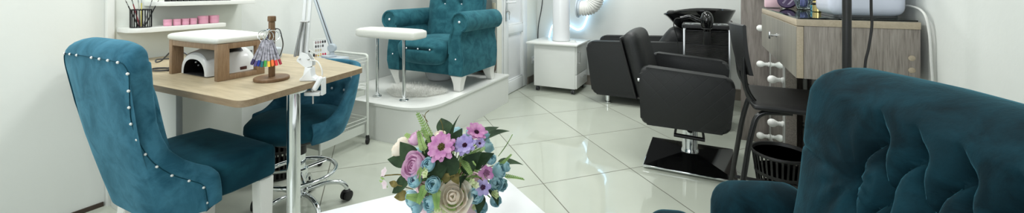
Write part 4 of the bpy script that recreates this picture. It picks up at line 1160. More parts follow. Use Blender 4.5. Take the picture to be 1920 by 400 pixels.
bm = B(); box(bm, -.26, .10, 2.72, 3.06, .335, .354, .004); obj('mounting_plate', bm, MT['blackmetal'], t)
cx, cy = -.085, 2.895
bm = B(); lathe(bm, [(.055, .062), (.052, .075), (.047, .085), (.047, .29), (.04, .295), (.04, .334)], (cx, cy, 0), 32); obj('hydraulic_column', bm, MT['chrome'], t)
# pyramid base plate with a polished edge
hx, hy = .262, .262
bm = B()
lo = [(cx - hx, cy - hy, .022), (cx + hx, cy - hy, .022), (cx + hx, cy + hy, .022), (cx - hx, cy + hy, .022)]
hi = [(cx - .05, cy - .05, .062), (cx + .05, cy - .05, .062), (cx + .05, cy + .05, .062), (cx - .05, cy + .05, .062)]
loft(bm, [[(x, y, .0225) for x, y, z in lo], hi]); obj('base_plate', bm, MT['blackgloss'], t, 10)
bm = B(); box(bm, cx - hx - .004, cx + hx + .004, cy - hy - .004, cy + hy + .004, .010, .0222, .003); obj('base_edge', bm, MT['chrome'], t)
bm = B()
for sx in (-1, 1):
    for sy in (-1, 1): lathe(bm, [(.02, 0), (.02, .0098)], (cx + sx * .21, cy + sy * .21, 0), 12)
obj('glide', bm, MT['rubber'], t)
bm = B()
tube(bm, fillet([(cx - .06, cy - .10, .345), (cx - .085, cy - .14, .20), (cx + .085, cy - .14, .195), (cx + .06, cy - .10, .345)], .02), .0075, 8); tube(bm, [(cx - .09, cy - .14, .199), (cx + .09, cy - .14, .194)], .0125, 12)
obj('pump_lever', bm, MT['blackplastic'], t)
# ================================================================== RIGHT: stool, mirror, vanity
t = thing('bar_stool', 'black tubular bar stool with a low backrest beside the vanity', 'stool', (.34, 2.12, 0))
SZ = .655
bm = B(); rbox(bm, (.365, 2.12, SZ - .012), (.18, .208, .013), .012, 10, (0, 0, 0), fn=lambda p: (p[0] + (.012 * (1 - ((p[1] - 2.12) / .21) ** 2) if p[0] < .25 else 0) * -1, p[1], p[2])); obj('seat', bm, MT['blackplastic'], t, 50)
bm = B(); secs = []
for i in range(13):
    u = i / 12; y = 2.345 - .385 * u; bow = -.022 * sin(pi * u)
    xt, zt_ = .118 + .03 * u, .968 + .008 * u; xb, zb = .163 + .012 * u, .745 + .02 * u
    row = []
    for k in range(6):
        f = k / 5; row.append((xb + (xt - xb) * f + bow - .006 * sin(pi * f), y, zb + (zt_ - zb) * f))
    row2 = [(x + .014, yy, z) for x, yy, z in row[::-1]]
    secs.append(row + [((row[-1][0] + .007), y, row[-1][2] + .005)] + row2)
loft(bm, secs); obj('backrest', bm, MT['blackplastic'], t, 40)
for (y, yo, s_) in ((1.99, 1.90, -1), (2.31, 2.36, 1)):
    # upright that bends under the seat and down into the front leg
    bm = B(); tube(bm, fillet([(.146 if s_ > 0 else .156, y, .84), (.156, y, .76), (.162, y, .70), (.205, y, .628), (.50, y, .628), (.535, y + s_ * .03, .30), (.56, y + s_ * .05, .002)], .05, 6), .0115, 10); obj('frame_tube', bm, MT['blackmetal'], t)
    bm = B(); tube(bm, fillet([(.33, y, .618), (.205, y, .606), (.175, y + s_ * .012, .48), (.105, y + s_ * .05, .002)], .045, 6), .0115, 10); obj('leg', bm, MT['blackmetal'], t)
bm = B(); tube(bm, [(.128, 2.352, .165), (.545, 2.352, .165)], .009, 8); obj('foot_rail', bm, MT['blackmetal'], t)
bm = B(); tube(bm, [(.128, 1.908, .165), (.545, 1.908, .165)], .009, 8); obj('foot_rail', bm, MT['blackmetal'], t)
bm = B(); tube(bm, [(.545, 1.91, .19), (.545, 2.35, .19)], .009, 8); obj('foot_rail', bm, MT['blackmetal'], t)

t = thing('waste_basket', 'black plastic basket with slotted sides behind the bar stool', 'basket', (.372, 2.548, 0))
slat_bin(t, .372, 2.548, .10, .136, .262, 34, (.06, .155))

# upright wooden board that closes the mirror corner
tag(obj('wood_panel', box(B(), .252, RX - .003, 3.452, 3.49, .0, 2.2, .002), MT['greywoodx'], None, 0, (.46, 3.47, 0)), 'tall grey wood-grain panel standing behind the vanity', 'panel')
# lit make-up mirror on edge, bulbs towards the room
t = thing('makeup_mirror', 'tall make-up mirror with white globe bulbs under and behind the vanity', 'mirror', (.45, 3.12, 0))
mx0, mx1, my0, my1, mz1 = .432, .487, 2.806, 3.446, 1.95
obj('frame', box(B(), mx0, mx1, my0, my1, .022, mz1, .003), MT['stipple'], t)
bm = B()
box(bm, mx0 - .004, mx0 - .0005, my1 - .085, my1 - .002, .03, mz1 - .01, .001); box(bm, mx0 - .004, mx0 - .0005, my0 + .002, my0 + .075, .03, mz1 - .01, .001); box(bm, mx0 - .004, mx0 - .0005, my0 + .075, my1 - .085, .03, .085, .001)
obj('border', bm, MT['stripgrey'], t)
obj('glass', box(B(), mx0 - .003, mx0 - .0006, my0 + .076, my1 - .086, .086, mz1 - .01), MT['mirror'], t, 0)
for yy in (my1 - .044, my0 + .036):
    for z in (.067, .328, .59, .852, 1.114, 1.376, 1.638):
        if z > .7 and yy < 3: continue
        bm = B(); m = frame_z((-1, 0, 0)); lathe(bm, [(.0175, 0), (.0175, .008), (.013, .012), (.0125, .024)], (mx0 - .0042, yy, z), 16, m); s_ = obj('socket', bm, MT['ceramic'], t)
        bm = B(); lathe(bm, [(.011, .0245), (.0135, .034), (.0215, .046), (.0245, .058), (.022, .071), (.012, .081), (0, .0835)], (mx0 - .0042, yy, z), 18, m); obj('bulb', bm, MT['bulb'], s_)
# heating pipes in the corner
for (x, y, lb) in ((.618, 3.30, 'thin white heating pipe nearer the make-up mirror'), (.655, 3.25, 'thin white heating pipe against the right wall')):
    t = thing('heating_pipe', lb, 'pipe', (x, y, 0), group='white heating pipes')
    bm = B(); cyl(bm, (x, y, 0.001), (x, y, CZ - .002), .0125, 14); obj('pipe', bm, MT['whitecable'], t)
    bm = B()
    for z in (.20, .225): lathe(bm, [(.0127, -.006), (.0165, -.006), (.0165, .006), (.0127, .006)], (x, y, z), 14)
    obj('clip', bm, MT['alu'], t)

# vanity
t = thing('vanity_table', 'grey wood wall vanity with a wide drawer and glass top', 'vanity', (.48, 2.29, .80))
vx0, vx1, vy0, vy1, vz0, vz1 = .31, .655, 1.80, 2.78, .80, 1.02
obj('side_panel', box(B(), vx0 + .024, vx1, vy0, vy0 + .018, vz0, vz1 - .0245, .0008), MT['greywoods'], t)
obj('side_panel', box(B(), vx0 + .024, vx1, vy1 - .018, vy1, vz0, vz1 - .0245, .0008), MT['greywoods'], t)
obj('bottom', box(B(), vx0 + .024, vx1, vy0 + .0185, vy1 - .0185, vz0 + .012, vz0 + .03), MT['greywoods'], t)
obj('back_rail', box(B(), vx1 - .018, vx1, vy0 + .0185, vy1 - .0185, vz0 + .031, vz1 - .0245), MT['greywoods'], t)
obj('countertop', box(B(), vx0, vx1, vy0 - .004, vy1, vz1 - .024, vz1, .001), MT['edge'], t)
obj('counter_face', box(B(), vx0 + .002, vx1 - .001, vy0 - .002, vy1 - .001, vz1 + .0001, vz1 + .001), MT['greywoodf'], t, 0)
dw = obj('drawer', box(B(), vx0 + .0015, vx0 + .0225, vy0 + .0, vy1, vz0, vz1 - .0265, .0008), MT['edge'], t)
obj('drawer_front', box(B(), vx0 - .0005, vx0 + .0013, vy0 + .001, vy1 - .001, vz0 + .001, vz1 - .028), MT['greywoodf'], dw, 0)
bm = B(); hy = 2.235
tube(bm, [(vx0 - .001, hy, .915), (vx0 - .026, hy, .915)], .0055, 10); lathe(bm, [(.009, 0), (.009, .003)], (vx0 - .0007, hy, .915), 12, frame_z((-1, 0, 0))); box(bm, vx0 - .033, vx0 - .025, hy - .008, hy + .008, .897, .933, .003); obj('handle', bm, MT['chrome'], dw)
bm = B(); prism(bm, roundpoly([(vx0 + .006, vy0 + .002), (vx1 - .004, vy0 + .002), (vx1 - .004, vy1 - .004), (vx0 + .006, vy1 - .004)], .004, 3), vz1 + .0013, vz1 + .0063); obj('glass_top', bm, MT['glasstop'], t)
for z in (.898, .857):
    bm = B(); lathe(bm, [(.0095, 0), (.0095, .0012), (.008, .002), (0, .0021)], (vx1 - .022, vy0 - .0002, z), 16, frame_z((0, -1, 0))); obj('screw_cap', bm, MT['edge'], t)
GZ = vz1 + .007
# things on the vanity
t = thing('cream_box', 'pale pink square box at the far end of the vanity top', 'box', (.352, 2.725, GZ))
bm = B(); box(bm, .318, .395, 2.705, 2.755, GZ, GZ + .055, .008, 3); obj('tub', bm, MT['pinkpale'], t)
bm = B(); box(bm, .316, .397, 2.703, 2.757, GZ + .0555, GZ + .075, .008, 3); obj('lid', bm, MT['pinkpale'], t)
# purple round compact standing on edge, leaning back
t = thing('round_compact', 'dark purple round compact standing on edge on the vanity', 'compact', (.415, 2.66, GZ))
mC = M4.Translation((.418, 2.662, GZ + .0485)) @ frame_z((-.28, -1, .22))
bm = B(); lathe(bm, [(0, -.012), (.042, -.012), (.048, -.008), (.048, .006), (.044, .011), (0, .0112)], (0, 0, 0), 36, mC); obj('case', bm, MT['purple'], t)
bm = B(); rl = random.Random(11)
mL = mC @ M4.Rotation(R(38), 4, 'Z')
def dash(u0, u1, v, h): box(bm, u0, u1, v - h / 2, v + h / 2, .0113, .0118, mat=mL)
for (u0, u1, v, h) in ((-.022, .016, -.020, .0016), (-.018, .014, -.024, .0016)): dash(u0, u1, v, h)
u = -.028
while u < .024:
    w_ = rl.uniform(.003, .005); dash(u, u + w_ * .35, .002, .008); dash(u, u + w_, .002 + rl.choice((-.0035, 0, .0035)), .0014); u += w_ + .0022
obj('print', bm, MT['printwhite'], t, 0)
t = thing('glass_bowl', 'ribbed clear glass bowl on the vanity top', 'bowl', (.478, 2.56, GZ))
bm = B(); n = 36
prof = [(.02, .001), (.026, .003), (.036, .03), (.043, .055), (.0435, .057), (.040, .055), (.033, .03), (.022, .009), (.0, .008)]
lathe(bm, prof, (.478, 2.585, GZ), n)
for v in bm.verts:
    dx, dy = v.co.x - .478, v.co.y - 2.585; r_ = sqrt(dx * dx + dy * dy)
    if r_ > .03: k = 1 + .05 * (1 if int(round(math.atan2(dy, dx) / (2 * pi) * n)) % 2 else -1); v.co.x, v.co.y = .478 + dx * k, 2.585 + dy * k
obj('bowl', bm, MT['glass'], t, 20)
bm = B()
for (dx, dy, h, c) in ((-.008, 0, .075, 0), (.012, .006, .07, 1), (.0, -.012, .066, 0)): rbox(bm, (.478 + dx, 2.585 + dy, GZ + .012 + h / 2), (.007, .007, h / 2), .004, 4)
obj('sponge', bm, col('lilac', (120, 118, 170), .6), t, 60)
t = thing('teal_pot', 'tiny teal pot between the glass bowl and the gold bottle', 'pot', (.492, 2.42, GZ))
bm = B(); lathe(bm, [(.012, 0), (.014, .002), (.014, .014), (.012, .016)], (.492, 2.43, GZ), 18); obj('base', bm, MT['teal'], t)
bm = B(); lathe(bm, [(.0145, .0162), (.015, .018), (.015, .026), (.012, .028), (0, .0281)], (.492, 2.43, GZ), 18); obj('lid', bm, MT['teal'], t)
t = thing('perfume_bottle', 'gold bottle with a black collar on the vanity top', 'bottle', (.487, 2.325, GZ))
bm = B(); lathe(bm, [(.021, 0), (.023, .002), (.023, .032), (.021, .034)], (.487, 2.325, GZ), 28); obj('base', bm, MT['gold'], t)
bm = B(); lathe(bm, [(.0255, .0342), (.027, .036), (.027, .041), (.0255, .043)], (.487, 2.325, GZ), 28); obj('collar', bm, MT['blackgloss'], t)
bm = B(); lathe(bm, [(.022, .0432), (.022, .05), (.021, .052)], (.487, 2.325, GZ), 28); obj('band', bm, MT['gold'], t)
bm = B(); lathe(bm, [(.0225, .0522), (.024, .056), (.024, .105), (.02, .11), (0, .111)], (.487, 2.325, GZ), 28); obj('cap', bm, MT['blackgloss'], t)
t = thing('cream_tube', 'white tube with a peach band beside the gold bottle', 'tube', (.545, 2.43, GZ))
bm = B(); lathe(bm, [(.02, 0), (.021, .002), (.021, .028), (.02, .03)], (.545, 2.43, GZ), 20); obj('cap', bm, MT['whitegloss'], t)
bm = B(); loft(bm, [[(.545 + .02 * cos(q), 2.43 + .02 * k * sin(q), GZ + z) for q in [2 * pi * i / 20 for i in range(20)]] for z, k in ((.0302, 1), (.06, .9), (.10, .45), (.125, .08))]); obj('body', bm, col('peach', (232, 178, 164), .4), t)
# white steriliser
t = thing('white_steriliser', 'white rounded steriliser box on the near end of the vanity', 'appliance', (.54, 2.0, GZ))
bm = B(); prism(bm, roundpoly([(.445, 1.885), (.632, 1.885), (.632, 2.10), (.445, 2.10)], .025, 5), GZ, GZ + .008); obj('foot_base', bm, MT['darkgrey'], t)
bm = B(); rbox(bm, (.5385, 1.99, GZ + .099), (.109, .122, .09), .03, 14, (.003, .004, .01)); obj('housing', bm, col('lavender_white', (212, 217, 232), .22), t, 60)
bm = B(); rbox(bm, (.5385, 1.867, GZ + .125), (.062, .004, .035), .004, 8); obj('window', bm, col('smoke', (150, 158, 178), .15), t, 60)
# white mains lead behind the vanity
bm = B(); tube(bm, spline([(.652, 2.02, GZ + .04), (.664, 1.9, GZ + .045), (.663, 1.80, GZ + .025), (.666, 1.772, .99), (.668, 1.765, .90), (.670, 1.76, .78), (.671, 1.77, .5), (.671, 1.80, .2), (.66, 1.84, .008)], 7), .0038, 10)
tag(obj('mains_lead', bm, MT['whitecable'], None, 40, (.66, 1.8, .8)), 'white mains lead running from the steriliser down the right wall', 'cable')
# black pole of the ring light, and its lead
t = thing('ring_light_stand', 'black upright pole of a lamp stand in front of the vanity', 'lamp stand', (.414, 1.622, 0))
bm = B(); cyl(bm, (.414, 1.622, .03), (.414, 1.622, 1.78), .0122, 18); obj('pole', bm, MT['blackplastic'], t)
bm = B(); lathe(bm, [(.115, 0.001), (.118, .006), (.11, .016), (.03, .024), (.02, .0295), (0, .0296)], (.414, 1.622, 0), 32); obj('base', bm, MT['blackmetal'], t)
bm = B(); tube(bm, [(.414 + .17 * cos(q) * .43, 1.60 + .17 * cos(q) * -.0 , 1.96 + .17 * sin(q)) if False else (.414 + .16 * cos(q), 1.60, 1.96 + .16 * sin(q)) for q in [2 * pi * i / 40 for i in range(40)]], .018, 10, True); obj('ring', bm, MT['whitepaint'], t)
bm = B(); lathe(bm, [(.012, 1.7805), (.02, 1.784), (.02, 1.80)], (.414, 1.61, 0), 14); obj('bracket', bm, MT['blackplastic'], t)
bm = B(); tube(bm, spline([(.453, 1.622, 1.73), (.475, 1.617, 1.5), (.473, 1.617, 1.10), (.475, 1.617, 1.02), (.466, 1.613, .947), (.456, 1.61, .88), (.455, 1.60, .7), (.47, 1.53, .3), (.51, 1.46, .05), (.52, 1.44, .006)], 7), .0038, 8)
tag(obj('hanging_lead', bm, MT['rubber'], None, 40, (.46, 1.61, .8)), 'thin black lead hanging in front of the vanity beside the black pole', 'cable')

# ------------------------------------------------------------------ foreground armchair
t = thing('tufted_armchair', 'large dark teal velvet armchair with a deep-buttoned back, in the right foreground', 'armchair', (.078, .718, 0), R(108), local=True)
# local x: along the back towards its far end, local y: the way the sitter faces
A_ = .0705
segs = []; nodes = []
ROWS = (.878, .793, .708, .623, .538)
def node(row, k): return V((.090 - A_ * k + (A_ / 2 if row % 2 else 0), ROWS[row]))
for row in range(5):
    for k in range(-0, 8):
        nd = node(row, k)
        if nd.x < -.40: continue
        nodes.append(nd)
        if row == 0: segs.append([nd, nd + V((.012, .035)), nd + V((.004, .072))])
        if row < 4:
            for kk in ((k, k + 1) if row % 2 == 0 else (k - 1, k)):
                if kk < 0: continue
                q = node(row + 1, kk); m = (nd + q) / 2 + V((.008, .006)); segs.append([nd, m, q])
def sd(p, a, b):
    v = b - a; u = max(0, min(1, (p - a).dot(v) / v.dot(v))); return (p - a - v * u).length
def tuft(x, z):
    p = V((x, z)); dm = 1
    for s_ in segs:
        if abs(s_[1].x - x) > .09: continue
        dm = min(dm, sd(p, s_[0], s_[1]), sd(p, s_[1], s_[2]))
    h = .017 * (1 - (1 - min(1, dm / .012)) ** 2) + .015 * (1 - (1 - min(1, dm / .042)) ** 2)
    dip = sum(.018 * exp(-((p - n_).length / .014) ** 2) for n_ in nodes if abs(n_.x - x) < .05)
    # pulled pleats that fan out from the end buttons
    if x > .08:
        c = node(1, 0); v = p - c; r_ = v.length; a = math.atan2(v.y, v.x)
        dip += .006 * exp(-(r_ / .10) ** 2) * (.5 + .5 * cos(a * 11)) + .007 * exp(-((v.y + .008) / .005) ** 2) * (1 if 0 < v.x < .2 else 0)
    return h - dip
bm = B(); secs = []
XW = .345
NI = 190
for i in range(NI + 1):
    u = -1 + 2 * i / NI
    x = XW * (u if abs(u) < .9 else math.copysign(.9 + .1 * sin((abs(u) - .9) / .1 * pi / 2), u))
    e = max(0, (abs(x) - (XW - .07)) / .07); ed_ = sqrt(max(0, 1 - min(1, e) ** 2.4))
    ztop = .948 + .012 * cos(x * 4) + .03 * min(0, x - .1) - .07 * max(0, (abs(x) - .27) / .085) ** 3
    waist = 0
    lean = lambda z: .26 * max(0, .96 - z) * (1 - .85 * min(1, max(0, (abs(x) - .19) / .17)) ** 1.3)
    wing = .012 * max(0, (abs(x) - .22) / .2) ** 2
    zb = .30
    NZ = 84
    sec = []
    xx = lambda z: x * (1 - .035 * exp(-((z - .69) / .09) ** 2) * (abs(x) / XW) ** 3)
    for k in range(NZ + 1):
        z = zb + (ztop - .035 - zb) * k / NZ
        sec.append((xx(z), -.30 + lean(z) + (.012 + (lambda g: tuft(x, z) * (1 - g) + .030 * g)(max(0, min(1, (z - ztop + .075) / .04))) + wing) * ed_ + .012 * ed_ , z))
    yi = -.30 + lean(ztop) + (.012 + .030 + wing) * ed_ + .012 * ed_; yo = -.345 - .065 * ed_
    for q in (pi * j / 9 for j in range(1, 9)):
        sec.append((x, (yi + yo) / 2 + (yi - yo) / 2 * cos(q), ztop - .035 + .045 * sin(q)))
    for z in (ztop - .035, .75, .5, zb): sec.append((xx(z), yo + .08 * max(0, ztop - z) * .6, z))
    secs.append(sec)
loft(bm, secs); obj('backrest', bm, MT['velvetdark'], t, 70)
for nd in nodes:
    y = -.30 + .26 * (.96 - nd.y) + .024 + tuft(nd.x, nd.y) + .004
    if nd.y > .6: stud('button', t, (nd.x, y, nd.y), .0075, MT['gem'] if nd == nodes[9] or nd.y < .8 else MT['velvetdark'], (0, 1, .25))
for s_ in (1, -1):
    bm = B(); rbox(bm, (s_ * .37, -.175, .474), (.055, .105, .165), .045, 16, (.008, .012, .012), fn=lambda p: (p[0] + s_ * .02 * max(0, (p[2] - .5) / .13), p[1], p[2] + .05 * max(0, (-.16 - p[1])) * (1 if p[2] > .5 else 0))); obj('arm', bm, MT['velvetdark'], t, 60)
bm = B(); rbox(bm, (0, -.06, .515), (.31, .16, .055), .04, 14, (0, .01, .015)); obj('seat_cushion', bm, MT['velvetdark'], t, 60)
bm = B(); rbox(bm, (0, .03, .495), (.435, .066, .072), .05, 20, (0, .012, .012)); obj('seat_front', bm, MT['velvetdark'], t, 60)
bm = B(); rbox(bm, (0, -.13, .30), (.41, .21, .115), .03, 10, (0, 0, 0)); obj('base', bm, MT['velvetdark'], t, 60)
for sx in (-.36, .36):
    for y in (.04, -.29):
        bm = B(); lathe(bm, [(.016, .002), (.018, .01), (.027, .184)], (sx, y, 0), 14); obj('leg', bm, MT['brown'], t)

# ------------------------------------------------------------------ white table with the flowers
TC = V((-.705, 1.325)); TL = V((-.584, -.812)).normalized(); TR = V((.815, -.577)).normalized(); TZ = .45
def tp(l, r): q = TC + TL * l + TR * r; return (q.x, q.y)
t = thing('coffee_table', 'white rectangular coffee table under the flower arrangement', 'table', (*tp(.42, .26), 0))
bm = B(); prism(bm, [tp(0, 0), tp(.85, 0), tp(.85, .52), tp(0, .52)], TZ - .03, TZ, bev=.0025); obj('tabletop', bm, MT['whitegloss'], t)
for l in (.05, .80):
    for r_ in (.05, .47):
        bm = B(); prism(bm, [tp(l - .022, r_ - .022), tp(l + .022, r_ - .022), tp(l + .022, r_ + .022), tp(l - .022, r_ + .022)], .001, TZ - .0305, bev=.002); obj('leg', bm, MT['whitegloss'], t)

FC = V((-.63, .916, .64))
t = thing('flower_arrangement', 'artificial bouquet of blue, pink and cream flowers in a pink pot', 'flowers', (FC.x, FC.y, TZ))
bm = B(); lathe(bm, [(.062, TZ + .001), (.066, TZ + .004), (.088, TZ + .10), (.094, TZ + .138), (.096, TZ + .142), (.09, TZ + .142), (.084, TZ + .10), (0, TZ + .09)], (FC.x, FC.y, 0), 36); obj('pot', bm, MT['pinkpale'], t)
bm = B(); lathe(bm, [(.0, TZ + .128), (.05, TZ + .126), (.086, TZ + .118)], (FC.x, FC.y, 0), 24); obj('soil_foam', bm, col('moss', (60, 66, 44), .9, bump=.8, bscale=90), t)
rb = random.Random(21)
def basis(n_):
    n_ = V(n_).normalized(); a = n_.cross(V((0, 0, 1)));
    a = a.normalized() if a.length > 1e-3 else V((1, 0, 0))
    return n_, a, n_.cross(a)
def petal_sphere(bm, c, n_, Rr, az, half, pmax, curl=.15, nu=6, nv=6, p0=.25, ruff=.04):
    """a petal cut from a sphere round the flower's centre, closed towards +n for large pmax"""
    n_, a, b_ = basis(n_); rows = []
    ph = rb.uniform(0, 6)
    for j in range(nv + 1):
        v = j / nv; p = p0 + (pmax - p0) * v
        wv = (.35 + .65 * sin(min(1, v * 1.15 + .12) * pi * .5)) * (1 if v < .8 else sqrt(max(0.02, 1 - ((v - .8) / .23) ** 2)))
        row = []
        for i in range(nu + 1):
            u = -1 + 2 * i / nu; q = az + half * u * wv
            rr = Rr * (1 + curl * max(0, v - .65) ** 2 * 4 + ruff * sin(3 * u + ph) * v)
            p_ = p - .10 * abs(u) ** 3 * v
            row.append(bm.verts.new(c + (a * cos(q) + b_ * sin(q)) * (rr * sin(p_)) - n_ * (rr * cos(p_))))
        rows.append(row)
    for r0, r1 in zip(rows, rows[1:]):
        for i in range(nu): bm.faces.new((r0[i], r0[i + 1], r1[i + 1], r1[i]))
def sheet(bm, base, dirv, nrm, L_, W_, cup=.0, droop=0., fold=.0, nu=4, nv=7, tipw=.0, shape=None):
    d_ = V(dirv).normalized(); n_ = V(nrm); n_ = (n_ - d_ * n_.dot(d_)).normalized(); s_ = d_.cross(n_); rows = []
    for j in range(nv + 1):
        v = j / nv; w_ = W_ * (shape(v) if shape else max(tipw if v > .5 else .12, sin(pi * (v ** .8)) ** .8))
        c = V(base) + d_ * (L_ * v) + n_ * (cup * L_ * sin(pi * v * .5) - droop * L_ * v * v)
        rows.append([bm.verts.new(c + s_ * (w_ * u) + n_ * (fold * w_ * abs(u))) for u in [-1 + 2 * i / nu for i in range(nu + 1)]])
    for r0, r1 in zip(rows, rows[1:]):
        for i in range(nu): bm.faces.new((r0[i], r0[i + 1], r1[i + 1], r1[i]))
def petmat(name, c1, c2, sc=60):
    m, nt, b = _new(name); tc = nt.nodes.new('ShaderNodeTexCoord'); n = nt.nodes.new('ShaderNodeTexNoise'); n.inputs['Scale'].default_value = sc; n.inputs['Detail'].default_value = 3
    r = nt.nodes.new('ShaderNodeValToRGB'); r.color_ramp.elements[0].position = .35; r.color_ramp.elements[1].position = .65
    r.color_ramp.elements[0].color = (*s2l(c1), 1); r.color_ramp.elements[1].color = (*s2l(c2), 1)
    nt.links.new(tc.outputs['Object'], n.inputs['Vector']); nt.links.new(n.outputs['Fac'], r.inputs[0]); nt.links.new(r.outputs[0], b.inputs['Base Color'])
    setp(b, Roughness=.7, Specular_IOR_Level=.2)
    tl = nt.nodes.new('ShaderNodeBsdfTranslucent'); ms = nt.nodes.new('ShaderNodeMixShader'); ms.inputs[0].default_value = .35
    nt.links.new(r.outputs[0], tl.inputs[0]); nt.links.new(b.outputs[0], ms.inputs[1]); nt.links.new(tl.outputs[0], ms.inputs[2]); nt.links.new(ms.outputs[0], nt.nodes['Material Output'].inputs[0]); return m
PB = petmat('blue_petal', (166, 212, 224), (204, 234, 240)); PK = petmat('pink_petal', (226, 180, 214), (242, 208, 232)); PC = petmat('cream_petal', (246, 234, 218), (255, 250, 240))
PD = petmat('magenta_petal', (200, 128, 186), (230, 176, 214)); PL = petmat('lavender_petal', (166, 150, 210), (200, 188, 232)); PW = petmat('white_petal', (232, 214, 220), (242, 232, 234))
LG = petmat('dark_leaf', (40, 58, 40), (62, 84, 58), 30); LF = petmat('fern_leaf', (132, 168, 96), (176, 204, 132), 40); GC = petmat('cream_green', (206, 220, 160), (236, 240, 210)); PM = petmat('dark_centre', (60, 26, 50), (90, 40, 70)); YC = petmat('olive_centre', (80, 76, 40), (130, 120, 60)); OL = petmat('olive_leaf', (110, 104, 60), (150, 136, 84))
def norm_at(p, up=.25): return ((V(p) - FC - V((0, 0, -.02))).normalized() + V((0, 0, up))).normalized()
def stem(p, par, r_=.0018):
    bm = B(); c = V((FC.x, FC.y, TZ + .12)); m_ = (V(p) + c) / 2 + V((0, 0, .03)); n_ = norm_at(p)
    tube(bm, spline([c, m_, V(p) - n_ * .012], 5), r_, 5); return obj('stem', bm, LF, par)
def rose(name, p, r_, mat, whorls, n_=None, calyx=True):
    p = V(p); n_ = V(n_) if n_ else norm_at(p); c = p - n_ * r_ * .35
    bm = B()
    for (k, cnt, half, pmax, curl) in whorls:
        a0 = rb.uniform(0, 6)
        for i in range(cnt): petal_sphere(bm, c + n_ * r_ * .06 * (1 - k), n_, r_ * k * rb.uniform(.97, 1.03), a0 + 2 * pi * i / cnt, half, pmax * rb.uniform(.96, 1.04), curl)
    o_ = obj(name, bm, mat, t, 80)
    if calyx:
        bm = B(); a, b_ = basis(n_)[1:]
        for i in range(5):
            q = 2 * pi * i / 5; sheet(bm, c - n_ * r_ * .98, (a * cos(q) + b_ * sin(q)) * .8 + n_ * .35, n_, r_ * .9, r_ * .22, .15)
        obj('calyx', bm, LF, o_, 80)
    stem(c - n_ * r_ * .8, o_); return o_
BUD = ((.55, 3, 1.1, 2.75, 0), (.74, 4, 1.0, 2.6, 0), (.9, 4, .95, 2.3, .05), (1., 5, .85, 1.95, .15))
OPEN = ((.26, 3, 1.2, 2.75, 0), (.44, 4, 1.15, 2.35, 0), (.66, 4, 1.1, 2.05, .08), (.86, 5, 1.0, 1.75, .2), (1.06, 5, .95, 1.42, .4))
RAN = ((.2, 3, 1.2, 2.7, 0), (.36, 4, 1.1, 2.45, 0), (.56, 4, 1.1, 2.3, .03), (.78, 5, 1.05, 2.1, .05), (1., 5, 1.0, 1.8, .14))
def daisy(name, p, r_, mat, cmat, cnt=13, n_=None, cup=.12, cr=.26, lay=2):
    p = V(p); n_ = V(n_) if n_ else norm_at(p); a, b_ = basis(n_)[1:]; bm = B()
    for l_ in range(lay):
        for i in range(cnt):
            q = 2 * pi * (i + .5 * l_) / cnt + rb.uniform(-.06, .06); d_ = a * cos(q) + b_ * sin(q) + n_ * (cup + .18 * l_)
            sheet(bm, p + n_ * .001 * l_, d_, n_, r_ * rb.uniform(.88, 1.03) * (1 - .16 * l_), r_ * (2.2 / cnt), .06, .10, -.12, shape=lambda v: .35 + .65 * sin(pi * min(1, v * .9 + .08)) ** .7 if v < .99 else .35)
    o_ = obj(name, bm, mat, t, 80)
    bm = B()
    for i in range(26):
        f = sqrt(i / 26) * cr * r_; q = i * 2.4; ball(bm, p + (a * cos(q) + b_ * sin(q)) * f + n_ * (.002 + .12 * r_ * (1 - (f / (cr * r_)) ** 2)), r_ * .055, 4)
    obj('flower_centre', bm, cmat, o_, 80); stem(p - n_ * .004, o_); return o_
rose('ranunculus', (-.649, .771, .697), .034, PK, RAN, (-.15, -.8, .45))
rose('ranunculus', (-.68, .82, .748), .019, PK, BUD, (-.5, -.3, .7))
rose('rose', (-.541, .791, .636), .038, PC, OPEN, (.30, -.75, .5))
rose('rose', (-.753, .845, .702), .028, PC, BUD, (-.8, -.2, .4)); rose('rosebud', (-.605, .831, .764), .014, PC, BUD, (.0, -.1, 1))
daisy('daisy', (-.581, .805, .741), .040, PD, YC, 10, (.12, -.72, .62)); daisy('daisy', (-.533, .889, .757), .031, PD, PM, 9, (.45, -.25, .8), .3)
daisy('daisy', (-.536, .84, .740), .031, PL, PM, 9, (.2, -.6, .72), .35); daisy('daisy', (-.513, .872, .738), .016, PL, PM, 8, (.5, -.4, .6), .5)
daisy('primrose', (-.488, .862, .673), .020, PD, PM, 5, (.55, -.65, .35), .15, .42, 1); daisy('primrose', (-.488, .845, .645), .021, PL, PM, 6, (.5, -.6, .3), .3, .3, 1)
for (x, y, z, r_, nn) in ((-.603, .777, .707, .0165, None), (-.581, .768, .666, .0185, None), (-.632, .760, .669, .0165, None), (-.656, .771, .613, .0185, (-.5, -.8, .0)), (-.597, .773, .612, .019, (-.1, -.9, .1)), (-.475, .919, .661, .019, None), (-.478, .899, .632, .0185, (.7, -.6, .2)),
    (-.488, .888, .702, .0145, (.5, -.3, .9)), (-.503, .834, .626, .019, (.2, -.9, .2)), (-.513, .88, .572, .017, (.4, -.8, .1)), (-.550, .895, .758, .016, (.0, .1, 1)), (-.664, .80, .575, .018, (-.5, -.8, -.1)), (-.485, .947, .606, .017, (.8, -.3, .1)), (-.489, .916, .576, .015, (.6, -.6, .0)), (-.520, .915, .750, .0125, None), (-.482, .969, .650, .0145, None),
    (-.72, 1.02, .70, .018, None), (-.60, 1.06, .67, .018, None), (-.66, .99, .715, .017, None), (-.57, 1.03, .67, .017, None), (-.77, .93, .65, .018, None)):
    rose('peony_bud', (x, y, z), r_, PB, BUD, nn)
